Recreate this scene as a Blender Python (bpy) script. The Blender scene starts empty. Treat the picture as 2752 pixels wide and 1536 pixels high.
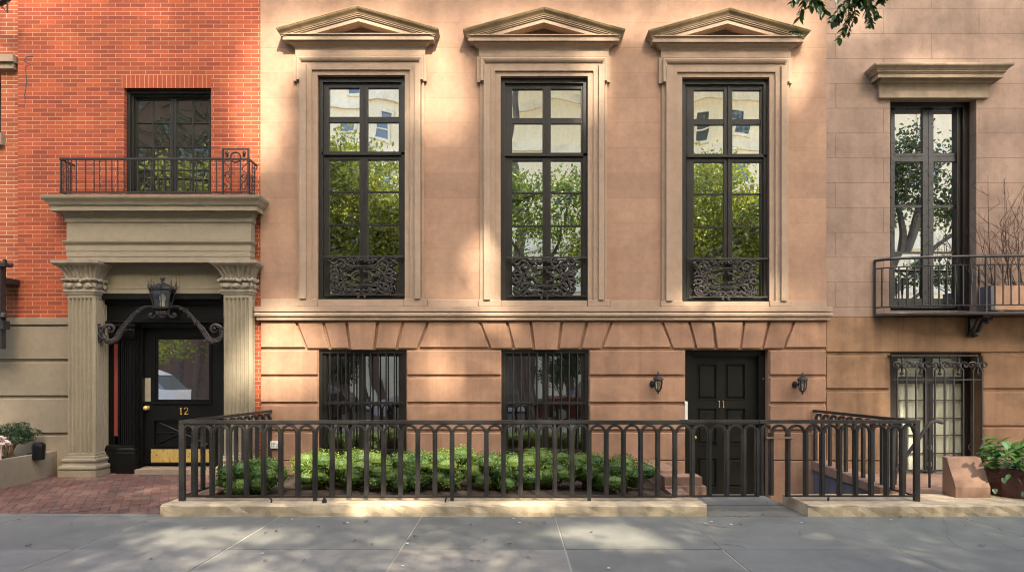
import bpy, math, random
import numpy as np
from mathutils import Vector

random.seed(7)
RNG = np.random.default_rng(11)
COL = bpy.context.scene.collection
D0 = 9.4          # metres from the camera to the brownstone front
FPX = 1692.0      # focal length, in pixels of the 2752 px wide photograph
EYE = 1.55


def X(px, y=0.0):
    """Photograph column -> metres, for a measurement taken on the plane y."""
    return (px - 1376.0) * (D0 + y) / FPX


def Z(py, y=0.0):
    return EYE - (py - 1010.0) * (D0 + y) / FPX


# ------------------------------------------------------------------ tagging
def thing(name, label, cat, loc=(0, 0, 0), group=None, kind=None):
    o = bpy.data.objects.new(name, None)
    COL.objects.link(o)
    o.location = loc
    o.empty_display_size = 0.2
    o['label'] = label
    o['category'] = cat
    if group:
        o['group'] = group
    if kind:
        o['kind'] = kind
    return o


def tag(o, label, cat, group=None, kind=None):
    o['label'] = label
    o['category'] = cat
    if group:
        o['group'] = group
    if kind:
        o['kind'] = kind
    return o


def wloc(o):
    v = Vector((0, 0, 0))
    while o is not None:
        v += o.location
        o = o.parent
    return v


def copy_tree(o, parent=None):
    c = o.copy()
    COL.objects.link(c)
    c.parent = parent
    for ch in list(o.children):
        copy_tree(ch, c)
    return c


# ------------------------------------------------------------------ mesh builder
class MB:
    def __init__(self):
        self.v = []
        self.f = []

    def add(self, vs, fs):
        n = len(self.v)
        self.v.extend(vs)
        self.f.extend([tuple(i + n for i in f) for f in fs])

    def box(self, x0, x1, y0, y1, z0, z1):
        vs = [(x0, y0, z0), (x1, y0, z0), (x1, y1, z0), (x0, y1, z0), (x0, y0, z1), (x1, y0, z1), (x1, y1, z1), (x0, y1, z1)]
        self.add(vs, [(0, 3, 2, 1), (4, 5, 6, 7), (0, 1, 5, 4), (1, 2, 6, 5), (2, 3, 7, 6), (3, 0, 4, 7)])
        return self

    def quad(self, a, b, c, d):
        self.add([a, b, c, d], [(0, 1, 2, 3)])
        return self

    def prism(self, poly, y0, y1, inset=0.0):
        """polygon in x,z pushed from y1 (back) to y0 (front); the front face shrinks by inset"""
        n = len(poly)
        cx = sum(p[0] for p in poly) / n
        cz = sum(p[1] for p in poly) / n
        back = [(p[0], y1, p[1]) for p in poly]
        if inset:
            mid = [(p[0], y0 + inset, p[1]) for p in poly]
            fr = inset_poly(poly, inset)
            front = [(p[0], y0, p[1]) for p in fr]
            self.add(back + mid + front, [tuple(range(2 * n, 3 * n))] +
                     [(i, (i + 1) % n, n + (i + 1) % n, n + i) for i in range(n)] +
                     [(n + i, n + (i + 1) % n, 2 * n + (i + 1) % n, 2 * n + i) for i in range(n)])
        else:
            front = [(p[0], y0, p[1]) for p in poly]
            self.add(back + front, [tuple(range(n, 2 * n)), tuple(range(n - 1, -1, -1))] +
                     [(i, (i + 1) % n, n + (i + 1) % n, n + i) for i in range(n)])
        return self

    def slab(self, poly, z0, z1):
        """polygon in x,y lifted from z0 to z1"""
        n = len(poly)
        vs = [(p[0], p[1], z0) for p in poly] + [(p[0], p[1], z1) for p in poly]
        self.add(vs, [tuple(range(n, 2 * n)), tuple(range(n - 1, -1, -1))] +
                 [(i, (i + 1) % n, n + (i + 1) % n, n + i) for i in range(n)])
        return self

    def tube(self, pts, r, n=6, caps=True, flat=1.0):
        pts = [Vector(p) for p in pts]
        m = len(pts)
        rs = r if isinstance(r, (list, tuple)) else [r] * m
        t0 = (pts[1] - pts[0]).normalized()
        ref = Vector((0, 1, 0)) if abs(t0.y) < 0.9 else Vector((1, 0, 0))
        u = t0.cross(ref).normalized()
        vs = []
        for i in range(m):
            if i == 0:
                t = pts[1] - pts[0]
            elif i == m - 1:
                t = pts[-1] - pts[-2]
            else:
                t = pts[i + 1] - pts[i - 1]
            if t.length < 1e-9:
                t = Vector((0, 0, 1))
            t.normalize()
            u = u - t * u.dot(t)
            if u.length < 1e-6:
                u = t.orthogonal()
            u.normalize()
            w = t.cross(u)
            for k in range(n):
                a = 2 * math.pi * k / n
                vs.append(tuple(pts[i] + u * (math.cos(a) * rs[i]) + w * (math.sin(a) * rs[i] * flat)))
        fs = []
        for i in range(m - 1):
            for k in range(n):
                fs.append((i * n + k, i * n + (k + 1) % n, (i + 1) * n + (k + 1) % n, (i + 1) * n + k))
        if caps:
            fs.append(tuple(range(n - 1, -1, -1)))
            fs.append(tuple((m - 1) * n + k for k in range(n)))
        self.add(vs, fs)
        return self

    def lathe(self, prof, cx, cy, n=16, rot=0.0, sx=1.0, sy=1.0):
        m = len(prof)
        vs = []
        for r, z in prof:
            for k in range(n):
                a = 2 * math.pi * k / n + rot
                vs.append((cx + math.cos(a) * r * sx, cy + math.sin(a) * r * sy, z))
        fs = [(i * n + k, i * n + (k + 1) % n, (i + 1) * n + (k + 1) % n, (i + 1) * n + k) for i in range(m - 1) for k in range(n)]
        fs.append(tuple(range(n)))
        fs.append(tuple((m - 1) * n + k for k in range(n)))
        self.add(vs, fs)
        return self

    def ball(self, c, r, n=8, sx=1, sy=1, sz=1, jit=0.0):
        m = n // 2 + 1
        vs = []
        for i in range(1, m):
            th = math.pi * i / m
            for k in range(n):
                a = 2 * math.pi * k / n
                q = 1 + (random.uniform(-jit, jit) if jit else 0)
                vs.append((c[0] + sx * r * q * math.sin(th) * math.cos(a), c[1] + sy * r * q * math.sin(th) * math.sin(a), c[2] + sz * r * q * math.cos(th)))
        top = len(vs)
        vs.append((c[0], c[1], c[2] + sz * r))
        vs.append((c[0], c[1], c[2] - sz * r))
        fs = [(i * n + k, i * n + (k + 1) % n, (i + 1) * n + (k + 1) % n, (i + 1) * n + k) for i in range(m - 2) for k in range(n)]
        fs += [(top, k, (k + 1) % n) for k in range(n)]
        fs += [(top + 1, (m - 2) * n + (k + 1) % n, (m - 2) * n + k) for k in range(n)]
        self.add(vs, fs)
        return self

    def molding(self, xl, xr, y0, ywall, prof):
        """profile (projection, z) listed from the top down, run along the front with mitred ends that return to the wall"""
        vs = []
        for p, z in prof:
            vs += [(xl - p, ywall, z), (xl - p, y0 - p, z), (xr + p, y0 - p, z), (xr + p, ywall, z)]
        fs = []
        for i in range(len(prof) - 1):
            for k in range(3):
                a, b = i * 4 + k, (i + 1) * 4 + k
                fs.append((a, a + 1, b + 1, b))
        m = (len(prof) - 1) * 4
        fs.append((3, 2, 1, 0))
        fs.append((m, m + 1, m + 2, m + 3))
        self.add(vs, fs)
        return self

    def sheet(self, x0, x1, z0, z1, holes, yf, yb, zcut=()):
        """front sheet of a wall in the plane yf with rectangular holes, whose reveals run back to yb"""
        xs = sorted({x0, x1} | {h[0] for h in holes} | {h[1] for h in holes})
        zs = sorted({z0, z1} | {h[2] for h in holes} | {h[3] for h in holes} | set(zcut))
        xs = [x for x in xs if x0 - 1e-9 <= x <= x1 + 1e-9]
        zs = [z for z in zs if z0 - 1e-9 <= z <= z1 + 1e-9]
        for i in range(len(xs) - 1):
            for j in range(len(zs) - 1):
                cx, cz = (xs[i] + xs[i + 1]) / 2, (zs[j] + zs[j + 1]) / 2
                if any(h[0] < cx < h[1] and h[2] < cz < h[3] for h in holes):
                    continue
                self.quad((xs[i], yf, zs[j]), (xs[i + 1], yf, zs[j]), (xs[i + 1], yf, zs[j + 1]), (xs[i], yf, zs[j + 1]))
        for a, b, c, d in holes:
            c2, d2 = max(c, z0), min(d, z1)
            self.quad((a, yf, c2), (a, yb, c2), (a, yb, d2), (a, yf, d2))
            self.quad((b, yf, c2), (b, yf, d2), (b, yb, d2), (b, yb, c2))
            if d < z1:
                self.quad((a, yf, d), (a, yb, d), (b, yb, d), (b, yf, d))
            if c > z0:
                self.quad((a, yf, c), (b, yf, c), (b, yb, c), (a, yb, c))
        return self

    def frame(self, x0, x1, z0, z1, wl, wr, wt, wb, y0, y1):
        """four butted bars round a rectangle"""
        self.box(x0, x0 + wl, y0, y1, z0, z1)
        self.box(x1 - wr, x1, y0, y1, z0, z1)
        if wt:
            self.box(x0 + wl, x1 - wr, y0, y1, z1 - wt, z1)
        if wb:
            self.box(x0 + wl, x1 - wr, y0, y1, z0, z0 + wb)
        return self

    def build(self, name, mat, parent=None, smooth=False, loc=None):
        off = Vector(loc) if loc is not None else Vector((0, 0, 0))
        base = wloc(parent) if parent is not None else Vector((0, 0, 0))
        me = bpy.data.meshes.new(name)
        o3 = base + off
        me.from_pydata([(a[0] - o3.x, a[1] - o3.y, a[2] - o3.z) for a in self.v], [], self.f)
        if smooth:
            me.polygons.foreach_set('use_smooth', [True] * len(me.polygons))
        me.materials.append(mat)
        me.update()
        o = bpy.data.objects.new(name, me)
        COL.objects.link(o)
        o.parent = parent
        if loc is not None:
            o.location = off
        return o


def inset_poly(poly, d):
    n = len(poly)
    area = sum(poly[i][0] * poly[(i + 1) % n][1] - poly[(i + 1) % n][0] * poly[i][1] for i in range(n))
    s = 1 if area > 0 else -1
    out = []
    for i in range(n):
        p0, p1, p2 = poly[i - 1], poly[i], poly[(i + 1) % n]
        a = Vector((p1[0] - p0[0], p1[1] - p0[1])).normalized()
        b = Vector((p2[0] - p1[0], p2[1] - p1[1])).normalized()
        na = Vector((-a.y, a.x)) * s
        nb = Vector((-b.y, b.x)) * s
        m = (na + nb)
        m = m / max(0.3, m.dot(na)) if m.length > 1e-6 else na
        out.append((p1[0] + m.x * d, p1[1] + m.y * d))
    return out


def smooth_path(pts, k=4):
    """Catmull-Rom through the points"""
    P = [Vector(p) for p in pts]
    out = []
    n = len(P)
    for i in range(n - 1):
        a, b, c, d = P[max(i - 1, 0)], P[i], P[i + 1], P[min(i + 2, n - 1)]
        for j in range(k):
            t = j / k
            out.append(0.5 * ((2 * b) + (c - a) * t + (2 * a - 5 * b + 4 * c - d) * t * t + (3 * b - a - 3 * c + d) * t ** 3))
    out.append(P[-1])
    return out


def cyma(p0, z0, p1, z1, n=6, flip=False):
    out = []
    for i in range(n + 1):
        t = i / n
        s = t * t * (3 - 2 * t)
        if flip:
            out.append((p0 + (p1 - p0) * t, z0 + (z1 - z0) * s))
        else:
            out.append((p0 + (p1 - p0) * s, z0 + (z1 - z0) * t))
    return out


def torus_prof(p, z0, z1, r, n=6):
    out = []
    for i in range(n + 1):
        a = math.pi / 2 - math.pi * i / n
        out.append((p + r * math.cos(a), (z0 + z1) / 2 + (z0 - z1) / 2 * math.sin(a)))
    return out


# ------------------------------------------------------------------ leaves
def leaf_mesh(pts, size, name, mat, parent=None, up=0.0, aspect=0.55, normals=None, loc=None):
    """many small four-cornered pointed leaves, each its own tilt"""
    pts = np.asarray(pts, float)
    n = len(pts)
    d = RNG.normal(size=(n, 3))
    if normals is not None:
        d = d * 0.75 + normals * 0.9
    d[:, 2] += up
    d /= np.linalg.norm(d, axis=1)[:, None]
    r = RNG.normal(size=(n, 3))
    a = np.cross(d, r)
    a /= np.linalg.norm(a, axis=1)[:, None] + 1e-9
    b = np.cross(d, a)
    s = (size * RNG.uniform(0.65, 1.25, n))[:, None]
    fold = d * s * 0.12
    v = np.stack([pts - a * s * 0.5, pts + b * s * aspect * 0.5 + fold, pts + a * s * 0.5, pts - b * s * aspect * 0.5 + fold], 1).reshape(-1, 3)
    base = np.array(wloc(parent)) if parent is not None else np.zeros(3)
    if loc is not None:
        base = base + np.array(loc)
    v = v - base
    me = bpy.data.meshes.new(name)
    me.vertices.add(4 * n)
    me.vertices.foreach_set('co', v.ravel())
    me.loops.add(4 * n)
    me.loops.foreach_set('vertex_index', np.arange(4 * n, dtype=np.int32))
    me.polygons.add(n)
    me.polygons.foreach_set('loop_start', np.arange(0, 4 * n, 4, dtype=np.int32))
    me.polygons.foreach_set('loop_total', np.full(n, 4, dtype=np.int32))
    me.materials.append(mat)
    me.update(calc_edges=True)
    me.validate()
    o = bpy.data.objects.new(name, me)
    COL.objects.link(o)
    o.parent = parent
    if loc is not None:
        o.location = loc
    return o


# ------------------------------------------------------------------ materials
class NT:
    def __init__(self, name):
        self.m = bpy.data.materials.new(name)
        self.m.use_nodes = True
        self.t = self.m.node_tree
        self.t.nodes.clear()
        self.out = self.t.nodes.new('ShaderNodeOutputMaterial')
        self._pos = None

    def n(self, typ, **kw):
        o = self.t.nodes.new(typ)
        for k, v in kw.items():
            setattr(o, k, v)
        return o

    def l(self, a, b):
        self.t.links.new(a, b)

    def put(self, sock, val):
        if hasattr(val, 'is_linked') or isinstance(val, bpy.types.NodeSocket):
            self.l(val, sock)
        else:
            sock.default_value = val

    @property
    def pos(self):
        if self._pos is None:
            self._pos = self.n('ShaderNodeNewGeometry').outputs['Position']
        return self._pos

    def scale(self, v, s):
        mp = self.n('ShaderNodeMapping')
        self.l(v, mp.inputs['Vector'])
        mp.inputs['Scale'].default_value = s
        return mp.outputs['Vector']

    def noise(self, scale, detail=4, rough=0.55, vec=None, dist=0.0):
        q = self.n('ShaderNodeTexNoise')
        self.l(vec if vec is not None else self.pos, q.inputs['Vector'])
        q.inputs['Scale'].default_value = scale
        q.inputs['Detail'].default_value = detail
        q.inputs['Roughness'].default_value = rough
        q.inputs['Distortion'].default_value = dist
        return q.outputs['Fac']

    def ramp(self, fac, stops):
        r = self.n('ShaderNodeValToRGB')
        self.l(fac, r.inputs['Fac'])
        e = r.color_ramp.elements
        while len(e) < len(stops):
            e.new(0.5)
        for k, (p, c) in enumerate(stops):
            e[k].position = p
            e[k].color = (c if isinstance(c, (tuple, list)) else (c, c, c)) + (1,) if not isinstance(c, (int, float)) else (c, c, c, 1)
        return r.outputs['Color']

    def mix(self, fac, a, b, mode='MIX'):
        m = self.n('ShaderNodeMix', data_type='RGBA', blend_type=mode)
        self.put(m.inputs['Factor'], fac)
        for s, v in ((m.inputs[6], a), (m.inputs[7], b)):
            if isinstance(v, (tuple, list)):
                s.default_value = tuple(v) + (1,) if len(v) == 3 else v
            else:
                self.l(v, s)
        return m.outputs[2]

    def math(self, op, a, b=0.0):
        m = self.n('ShaderNodeMath', operation=op)
        self.put(m.inputs[0], a)
        self.put(m.inputs[1], b)
        return m.outputs[0]

    def bump(self, h, strength=0.4, dist=0.01, nrm=None):
        b = self.n('ShaderNodeBump')
        b.inputs['Strength'].default_value = strength
        b.inputs['Distance'].default_value = dist
        self.l(h, b.inputs['Height'])
        if nrm is not None:
            self.l(nrm, b.inputs['Normal'])
        return b.outputs['Normal']

    def xz(self):
        s = self.n('ShaderNodeSeparateXYZ')
        self.l(self.pos, s.inputs[0])
        c = self.n('ShaderNodeCombineXYZ')
        self.l(s.outputs['X'], c.inputs['X'])
        self.l(s.outputs['Z'], c.inputs['Y'])
        return c.outputs[0], s

    def pbr(self, col, rough=0.8, metal=0.0, nrm=None, spec=0.5, coat=0.0):
        p = self.n('ShaderNodeBsdfPrincipled')
        if isinstance(col, (tuple, list)):
            p.inputs['Base Color'].default_value = tuple(col) + (1,)
        else:
            self.l(col, p.inputs['Base Color'])
        self.put(p.inputs['Roughness'], rough)
        p.inputs['Metallic'].default_value = metal
        p.inputs['Specular IOR Level'].default_value = spec
        p.inputs['Coat Weight'].default_value = coat
        if nrm is not None:
            self.l(nrm, p.inputs['Normal'])
        self.l(p.outputs[0], self.out.inputs['Surface'])
        return p


def mul(c, k):
    return tuple(x * k for x in c)


def stone_mat(name, base, dark=0.78, light=1.15, courses=None, streak=0.35, grain=0.12, warm=None, bump=0.25, rough=0.88, patch=0.9, blocks=0.0):
    """dressed stone or stucco: cloudy tone, rain streaks, fine grain; courses = (row height, block width, z of a joint, x of a joint, joint width, offset)"""
    t = NT(name)
    cloud = t.noise(patch, 5, 0.6, dist=0.4)
    col = t.ramp(cloud, [(0.25, mul(base, dark)), (0.55, base), (0.8, mul(warm or base, light))])
    col = t.mix(1.0, col, t.ramp(t.noise(9.0, 5, 0.65, dist=0.3), [(0.3, 0.9), (0.7, 1.08)]), 'MULTIPLY')
    sv = t.scale(t.pos, (5.0, 5.0, 0.35))
    st = t.ramp(t.noise(1.0, 4, 0.6, vec=sv), [(0.35, 1 - streak), (0.6, 1.0)])
    col = t.mix(1.0, col, st, 'MULTIPLY')
    g = t.ramp(t.noise(140, 3, 0.7), [(0.3, 1 - grain), (0.7, 1 + grain)])
    col = t.mix(1.0, col, g, 'MULTIPLY')
    if blocks:
        ri = t.n('ShaderNodeNewGeometry').outputs['Random Per Island']
        col = t.mix(1.0, col, t.ramp(ri, [(0.0, (1 - blocks, 1 - blocks * 1.1, 1 - blocks * 1.1)), (0.5, 1.0), (1.0, (1 + blocks, 1 + blocks, 1 + blocks * .8))]), 'MULTIPLY')
    h = t.noise(60, 4, 0.65)
    nrm = t.bump(h, bump, 0.006)
    if courses:
        rh, bw, z0, x0, mw, off, md = courses
        v, _ = t.xz()
        mp = t.n('ShaderNodeMapping')
        t.l(v, mp.inputs['Vector'])
        mp.inputs['Location'].default_value = (-x0, -z0, 0)
        b = t.n('ShaderNodeTexBrick', offset=off, offset_frequency=2, squash=1.0)
        t.l(mp.outputs[0], b.inputs['Vector'])
        b.inputs['Scale'].default_value = 1.0
        b.inputs['Mortar Size'].default_value = mw
        b.inputs['Mortar Smooth'].default_value = 0.1
        b.inputs['Brick Width'].default_value = bw
        b.inputs['Row Height'].default_value = rh
        b.inputs['Bias'].default_value = 0.0
        b.inputs['Color1'].default_value = (0.93, 0.93, 0.94, 1)
        b.inputs['Color2'].default_value = (1.05, 1.04, 1.03, 1)
        b.inputs['Mortar'].default_value = (md, md * .96, md * .92, 1)
        col = t.mix(1.0, col, b.outputs['Color'], 'MULTIPLY')
        inv = t.math('SUBTRACT', 1.0, b.outputs['Fac'])
        nrm = t.bump(inv, 0.4, 0.006, nrm)
    t.pbr(col, rough, nrm=nrm, spec=0.25)
    return t.m


def brick_mat(name, c1, c2, mortar, rh, bw, x0=0.0, z0=0.0, mw=0.0035, vertical=False, rough=0.85):
    t = NT(name)
    v, s = t.xz()
    if vertical:
        c = t.n('ShaderNodeCombineXYZ')
        t.l(s.outputs['Z'], c.inputs['X'])
        t.l(s.outputs['X'], c.inputs['Y'])
        v = c.outputs[0]
    mp = t.n('ShaderNodeMapping')
    t.l(v, mp.inputs['Vector'])
    mp.inputs['Location'].default_value = (-x0, -z0, 0)
    # a little waviness of the courses
    w = t.n('ShaderNodeTexNoise')
    t.l(t.pos, w.inputs['Vector'])
    w.inputs['Scale'].default_value = 3.0
    wv = t.n('ShaderNodeVectorMath', operation='MULTIPLY_ADD')
    t.l(w.outputs['Color'], wv.inputs[0])
    wv.inputs[1].default_value = (0.006, 0.004, 0)
    t.l(mp.outputs[0], wv.inputs[2])
    b = t.n('ShaderNodeTexBrick', offset=0.5 if not vertical else 0.0, offset_frequency=2, squash=1.0)
    t.l(wv.outputs[0], b.inputs['Vector'])
    b.inputs['Scale'].default_value = 1.0
    b.inputs['Mortar Size'].default_value = mw
    b.inputs['Mortar Smooth'].default_value = 0.15
    b.inputs['Brick Width'].default_value = bw
    b.inputs['Row Height'].default_value = rh
    b.inputs['Bias'].default_value = 0.05
    b.inputs['Color1'].default_value = tuple(c1) + (1,)
    b.inputs['Color2'].default_value = tuple(c2) + (1,)
    b.inputs['Mortar'].default_value = tuple(mortar) + (1,)
    cl = t.ramp(t.noise(0.8, 5, 0.6, dist=0.5), [(0.3, 0.84), (0.7, 1.1)])
    col = t.mix(1.0, b.outputs['Color'], cl, 'MULTIPLY')
    g = t.ramp(t.noise(90, 3, 0.7), [(0.3, 0.88), (0.7, 1.1)])
    col = t.mix(1.0, col, g, 'MULTIPLY')
    soot = t.ramp(t.noise(1.0, 4, 0.6, vec=t.scale(t.pos, (1.4, 1.4, 9.0))), [(0.62, 0.0), (0.78, 0.55)])
    col = t.mix(soot, col, (0.17, 0.075, 0.05))
    h = t.math('SUBTRACT', 1.0, b.outputs['Fac'])
    nrm = t.bump(t.noise(80, 3, 0.6), 0.2, 0.004)
    nrm = t.bump(h, 0.5, 0.006, nrm)
    t.pbr(col, rough, nrm=nrm, spec=0.25)
    return t.m


def paint_mat(name, base, rough=0.35, bump=0.08, worn=0.0, worn_col=(0.35, 0.33, 0.3), spec=0.5, var=0.12, metal=0.0):
    t = NT(name)
    c = t.ramp(t.noise(6, 4, 0.6), [(0.3, mul(base, 1 - var)), (0.7, mul(base, 1 + var))])
    if worn:
        w = t.ramp(t.noise(55, 3, 0.7), [(0.72 - worn * 0.1, 0.0), (0.8, 1.0)])
        c = t.mix(w, c, worn_col)
    r = t.ramp(t.noise(20, 3, 0.6), [(0.3, rough * 0.8), (0.7, min(1, rough * 1.25))])
    nrm = t.bump(t.noise(70, 3, 0.6), bump, 0.004)
    p = t.pbr(c, rough, metal, nrm, spec)
    t.l(r, p.inputs['Roughness'])
    return t.m


def glass_mat(name, mirror=0.8, tint=(0.9, 0.9, 0.9), dark=(0.012, 0.013, 0.012), wob=0.012, see=False):
    """window glass: a coated reflecting pane over a dark room, its surface slightly wavy"""
    t = NT(name)
    gl = t.n('ShaderNodeBsdfGlossy')
    gl.inputs['Color'].default_value = tuple(tint) + (1,)
    gl.inputs['Roughness'].default_value = 0.01
    nz = t.n('ShaderNodeTexNoise')
    t.l(t.pos, nz.inputs['Vector'])
    nz.inputs['Scale'].default_value = 1.7
    nz.inputs['Detail'].default_value = 0.6
    ma = t.n('ShaderNodeVectorMath', operation='SUBTRACT')
    t.l(nz.outputs['Color'], ma.inputs[0])
    ma.inputs[1].default_value = (.5, .5, .5)
    mb = t.n('ShaderNodeVectorMath', operation='SCALE')
    t.l(ma.outputs[0], mb.inputs[0])
    mb.inputs['Scale'].default_value = wob
    mc = t.n('ShaderNodeVectorMath', operation='ADD')
    t.l(t.n('ShaderNodeNewGeometry').outputs['Normal'], mc.inputs[0])
    t.l(mb.outputs[0], mc.inputs[1])
    md = t.n('ShaderNodeVectorMath', operation='NORMALIZE')
    t.l(mc.outputs[0], md.inputs[0])
    t.l(md.outputs[0], gl.inputs['Normal'])
    if see:
        ot = t.n('ShaderNodeBsdfTransparent')
        ot.inputs['Color'].default_value = (0.86, 0.88, 0.86, 1)
    else:
        ot = t.n('ShaderNodeBsdfDiffuse')
        ot.inputs['Color'].default_value = tuple(dark) + (1,)
    mx = t.n('ShaderNodeMixShader')
    mx.inputs[0].default_value = mirror
    t.l(ot.outputs[0], mx.inputs[1])
    t.l(gl.outputs[0], mx.inputs[2])
    t.l(mx.outputs[0], t.out.inputs['Surface'])
    return t.m


def leaf_mat(name, c1, c2, trans=0.4, tcol=None, gloss=0.08):
    t = NT(name)
    ri = t.n('ShaderNodeNewGeometry').outputs['Random Per Island']
    c = t.ramp(ri, [(0.0, c1), (1.0, c2)])
    big = t.ramp(t.noise(1.6, 3, 0.5), [(0.3, 0.75), (0.7, 1.2)])
    c = t.mix(1.0, c, big, 'MULTIPLY')
    df = t.n('ShaderNodeBsdfDiffuse')
    t.l(c, df.inputs['Color'])
    tr = t.n('ShaderNodeBsdfTranslucent')
    tc = t.mix(1.0, c, tcol or (1.25, 1.3, 0.55), 'MULTIPLY')
    t.l(tc, tr.inputs['Color'])
    m1 = t.n('ShaderNodeMixShader')
    m1.inputs[0].default_value = trans
    t.l(df.outputs[0], m1.inputs[1])
    t.l(tr.outputs[0], m1.inputs[2])
    gl = t.n('ShaderNodeBsdfGlossy')
    gl.inputs['Roughness'].default_value = 0.4
    gl.inputs['Color'].default_value = (1, 1, 1, 1)
    m2 = t.n('ShaderNodeMixShader')
    m2.inputs[0].default_value = gloss
    t.l(m1.outputs[0], m2.inputs[1])
    t.l(gl.outputs[0], m2.inputs[2])
    t.l(m2.outputs[0], t.out.inputs['Surface'])
    return t.m


def island_mat(name, cols, rough=0.8, noise_amt=0.2, bump=0.3, spots=None, nscale=3.0, fine=60):
    """paving: every slab or brick takes its own tone, over a shared cloudiness"""
    t = NT(name)
    ri = t.n('ShaderNodeNewGeometry').outputs['Random Per Island']
    k = len(cols)
    c = t.ramp(ri, [(i / (k - 1), cols[i]) for i in range(k)])
    cl = t.ramp(t.noise(nscale, 6, 0.62, dist=0.8), [(0.28, 1 - noise_amt), (0.72, 1 + noise_amt)])
    c = t.mix(1.0, c, cl, 'MULTIPLY')
    g = t.ramp(t.noise(130, 3, 0.7), [(0.3, 0.88), (0.7, 1.12)])
    c = t.mix(1.0, c, g, 'MULTIPLY')
    if spots:
        s = t.ramp(t.noise(7, 3, 0.5), [(0.68, 0.0), (0.76, spots)])
        c = t.mix(s, c, (0.05, 0.05, 0.05))
    nrm = t.bump(t.noise(fine, 4, 0.65), bump, 0.005)
    t.pbr(c, rough, nrm=nrm, spec=0.3)
    return t.m

# ------------------------------------------------------------------ light and exposure
SUN_E, SKY_S, EXPO, WB = 2.6, 0.15, 2.4, 6950
CANOPY = (18000, 20000, 17000)

# ------------------------------------------------------------------ palette
M = {}
M['brownstone'] = stone_mat('brownstone', (0.375, 0.232, 0.154), warm=(0.395, 0.25, 0.16), courses=(0.3735, 30.0, Z(62), -20, 0.003, 0.0, 0.78), dark=0.76, light=1.08, streak=0.06, patch=1.3)
M['brownstone_base'] = stone_mat('brownstone_base', (0.39, 0.226, 0.143), blocks=0.09, warm=(0.40, 0.242, 0.148), dark=0.7, light=1.1, streak=0.2, patch=1.9)
M['brownstone_trim'] = stone_mat('brownstone_trim', (0.365, 0.262, 0.184), dark=0.86, light=1.08, streak=0.05, bump=0.15)
M['pediment_stone'] = stone_mat('pediment_stone', (0.27, 0.19, 0.105), dark=0.55, light=1.12, streak=0.2, patch=3.0)
M['grey_brownstone'] = stone_mat('grey_brownstone', (0.325, 0.226, 0.168), courses=(0.3712, 1.428, Z(22.5), X(2376.5), 0.005, 0.5, 0.62), dark=0.68, light=1.12, streak=0.12, patch=1.7)
M['grey_brownstone_base'] = stone_mat('grey_brownstone_base', (0.30, 0.178, 0.103), blocks=0.08, dark=0.62, light=1.12, streak=0.28, patch=2.0)
M['grey_trim'] = stone_mat('grey_trim', (0.35, 0.267, 0.187), dark=0.8, light=1.1, streak=0.2)
M['brick'] = brick_mat('red_brick', (0.42, 0.092, 0.036), (0.26, 0.058, 0.031), (0.53, 0.34, 0.21), 0.0628, 0.2257, x0=X(68, .03), z0=Z(8.6, .03), mw=0.003)
M['brick_dark'] = brick_mat('neighbour_brick', (0.42, 0.12, 0.05), (0.28, 0.07, 0.035), (0.6, 0.45, 0.33), 0.0628, 0.2257, x0=X(18, .1), z0=Z(15, .1))
M['soldier'] = brick_mat('soldier_brick', (0.38, 0.078, 0.030), (0.33, 0.066, 0.028), (0.52, 0.36, 0.23), 0.0668, 0.40, x0=X(326, .02), z0=Z(237, .02), vertical=True)
M['taupe'] = stone_mat('taupe_paint', (0.27, 0.222, 0.155), dark=0.93, light=1.05, streak=0.04, grain=0.05, bump=0.12, rough=0.7)
M['taupe_portal'] = stone_mat('portal_paint', (0.285, 0.242, 0.167), dark=0.93, light=1.05, streak=0.03, grain=0.04, bump=0.06, rough=0.6)
M['taupe_worn'] = stone_mat('weathered_capital', (0.34, 0.29, 0.215), dark=0.72, light=1.12, streak=0.2, patch=6, bump=0.5)
M['black'] = paint_mat('black_door_paint', (0.0055, 0.006, 0.0055), rough=0.38, spec=0.28)
M['frame'] = paint_mat('window_frame_paint', (0.021, 0.0195, 0.016), rough=0.4, spec=0.35, worn=0.2, worn_col=(0.12, 0.11, 0.1))
M['door11'] = paint_mat('dark_olive_door_paint', (0.010, 0.0098, 0.0065), rough=0.4, spec=0.3)
M['iron'] = paint_mat('wrought_iron', (0.02, 0.018, 0.0165), rough=0.5, bump=0.35, worn=0.35, worn_col=(0.17, 0.15, 0.13), var=0.3)
M['fence_iron'] = paint_mat('fence_paint', (0.027, 0.0245, 0.022), rough=0.42, bump=0.25, worn=0.15, worn_col=(0.3, 0.29, 0.26), var=0.25)
M['ornate_iron'] = paint_mat('cast_iron', (0.028, 0.022, 0.019), rough=0.5, bump=0.6, worn=0.4, worn_col=(0.16, 0.125, 0.1), var=0.35)
M['grey_frame'] = paint_mat('grey_window_paint', (0.032, 0.031, 0.027), rough=0.3)
M['brown_frame'] = paint_mat('dark_brown_paint', (0.018, 0.013, 0.01), rough=0.4)
M['brass'] = paint_mat('brass', (0.74, 0.53, 0.17), rough=0.3, metal=.45, bump=0.05)
M['steel'] = paint_mat('plate_brass', (0.55, 0.48, 0.34), rough=0.35, metal=.5, bump=0.05)
M['gold'] = paint_mat('gold_numeral', (0.80, 0.52, 0.15), rough=0.35, metal=0.6)
M['red'] = paint_mat('red_paint', (0.24, 0.045, 0.035), rough=0.5)
M['white'] = paint_mat('white_plate', (0.72, 0.70, 0.62), rough=0.45)
M['ink'] = paint_mat('ink', (0.03, 0.03, 0.03), rough=0.6)
M['inside'] = paint_mat('dark_interior', (0.008, 0.007, 0.006), rough=0.9)
M['glass'] = glass_mat('parlour_glass', 0.95, tint=(1.0,.99,.96), wob=0.02)
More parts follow.
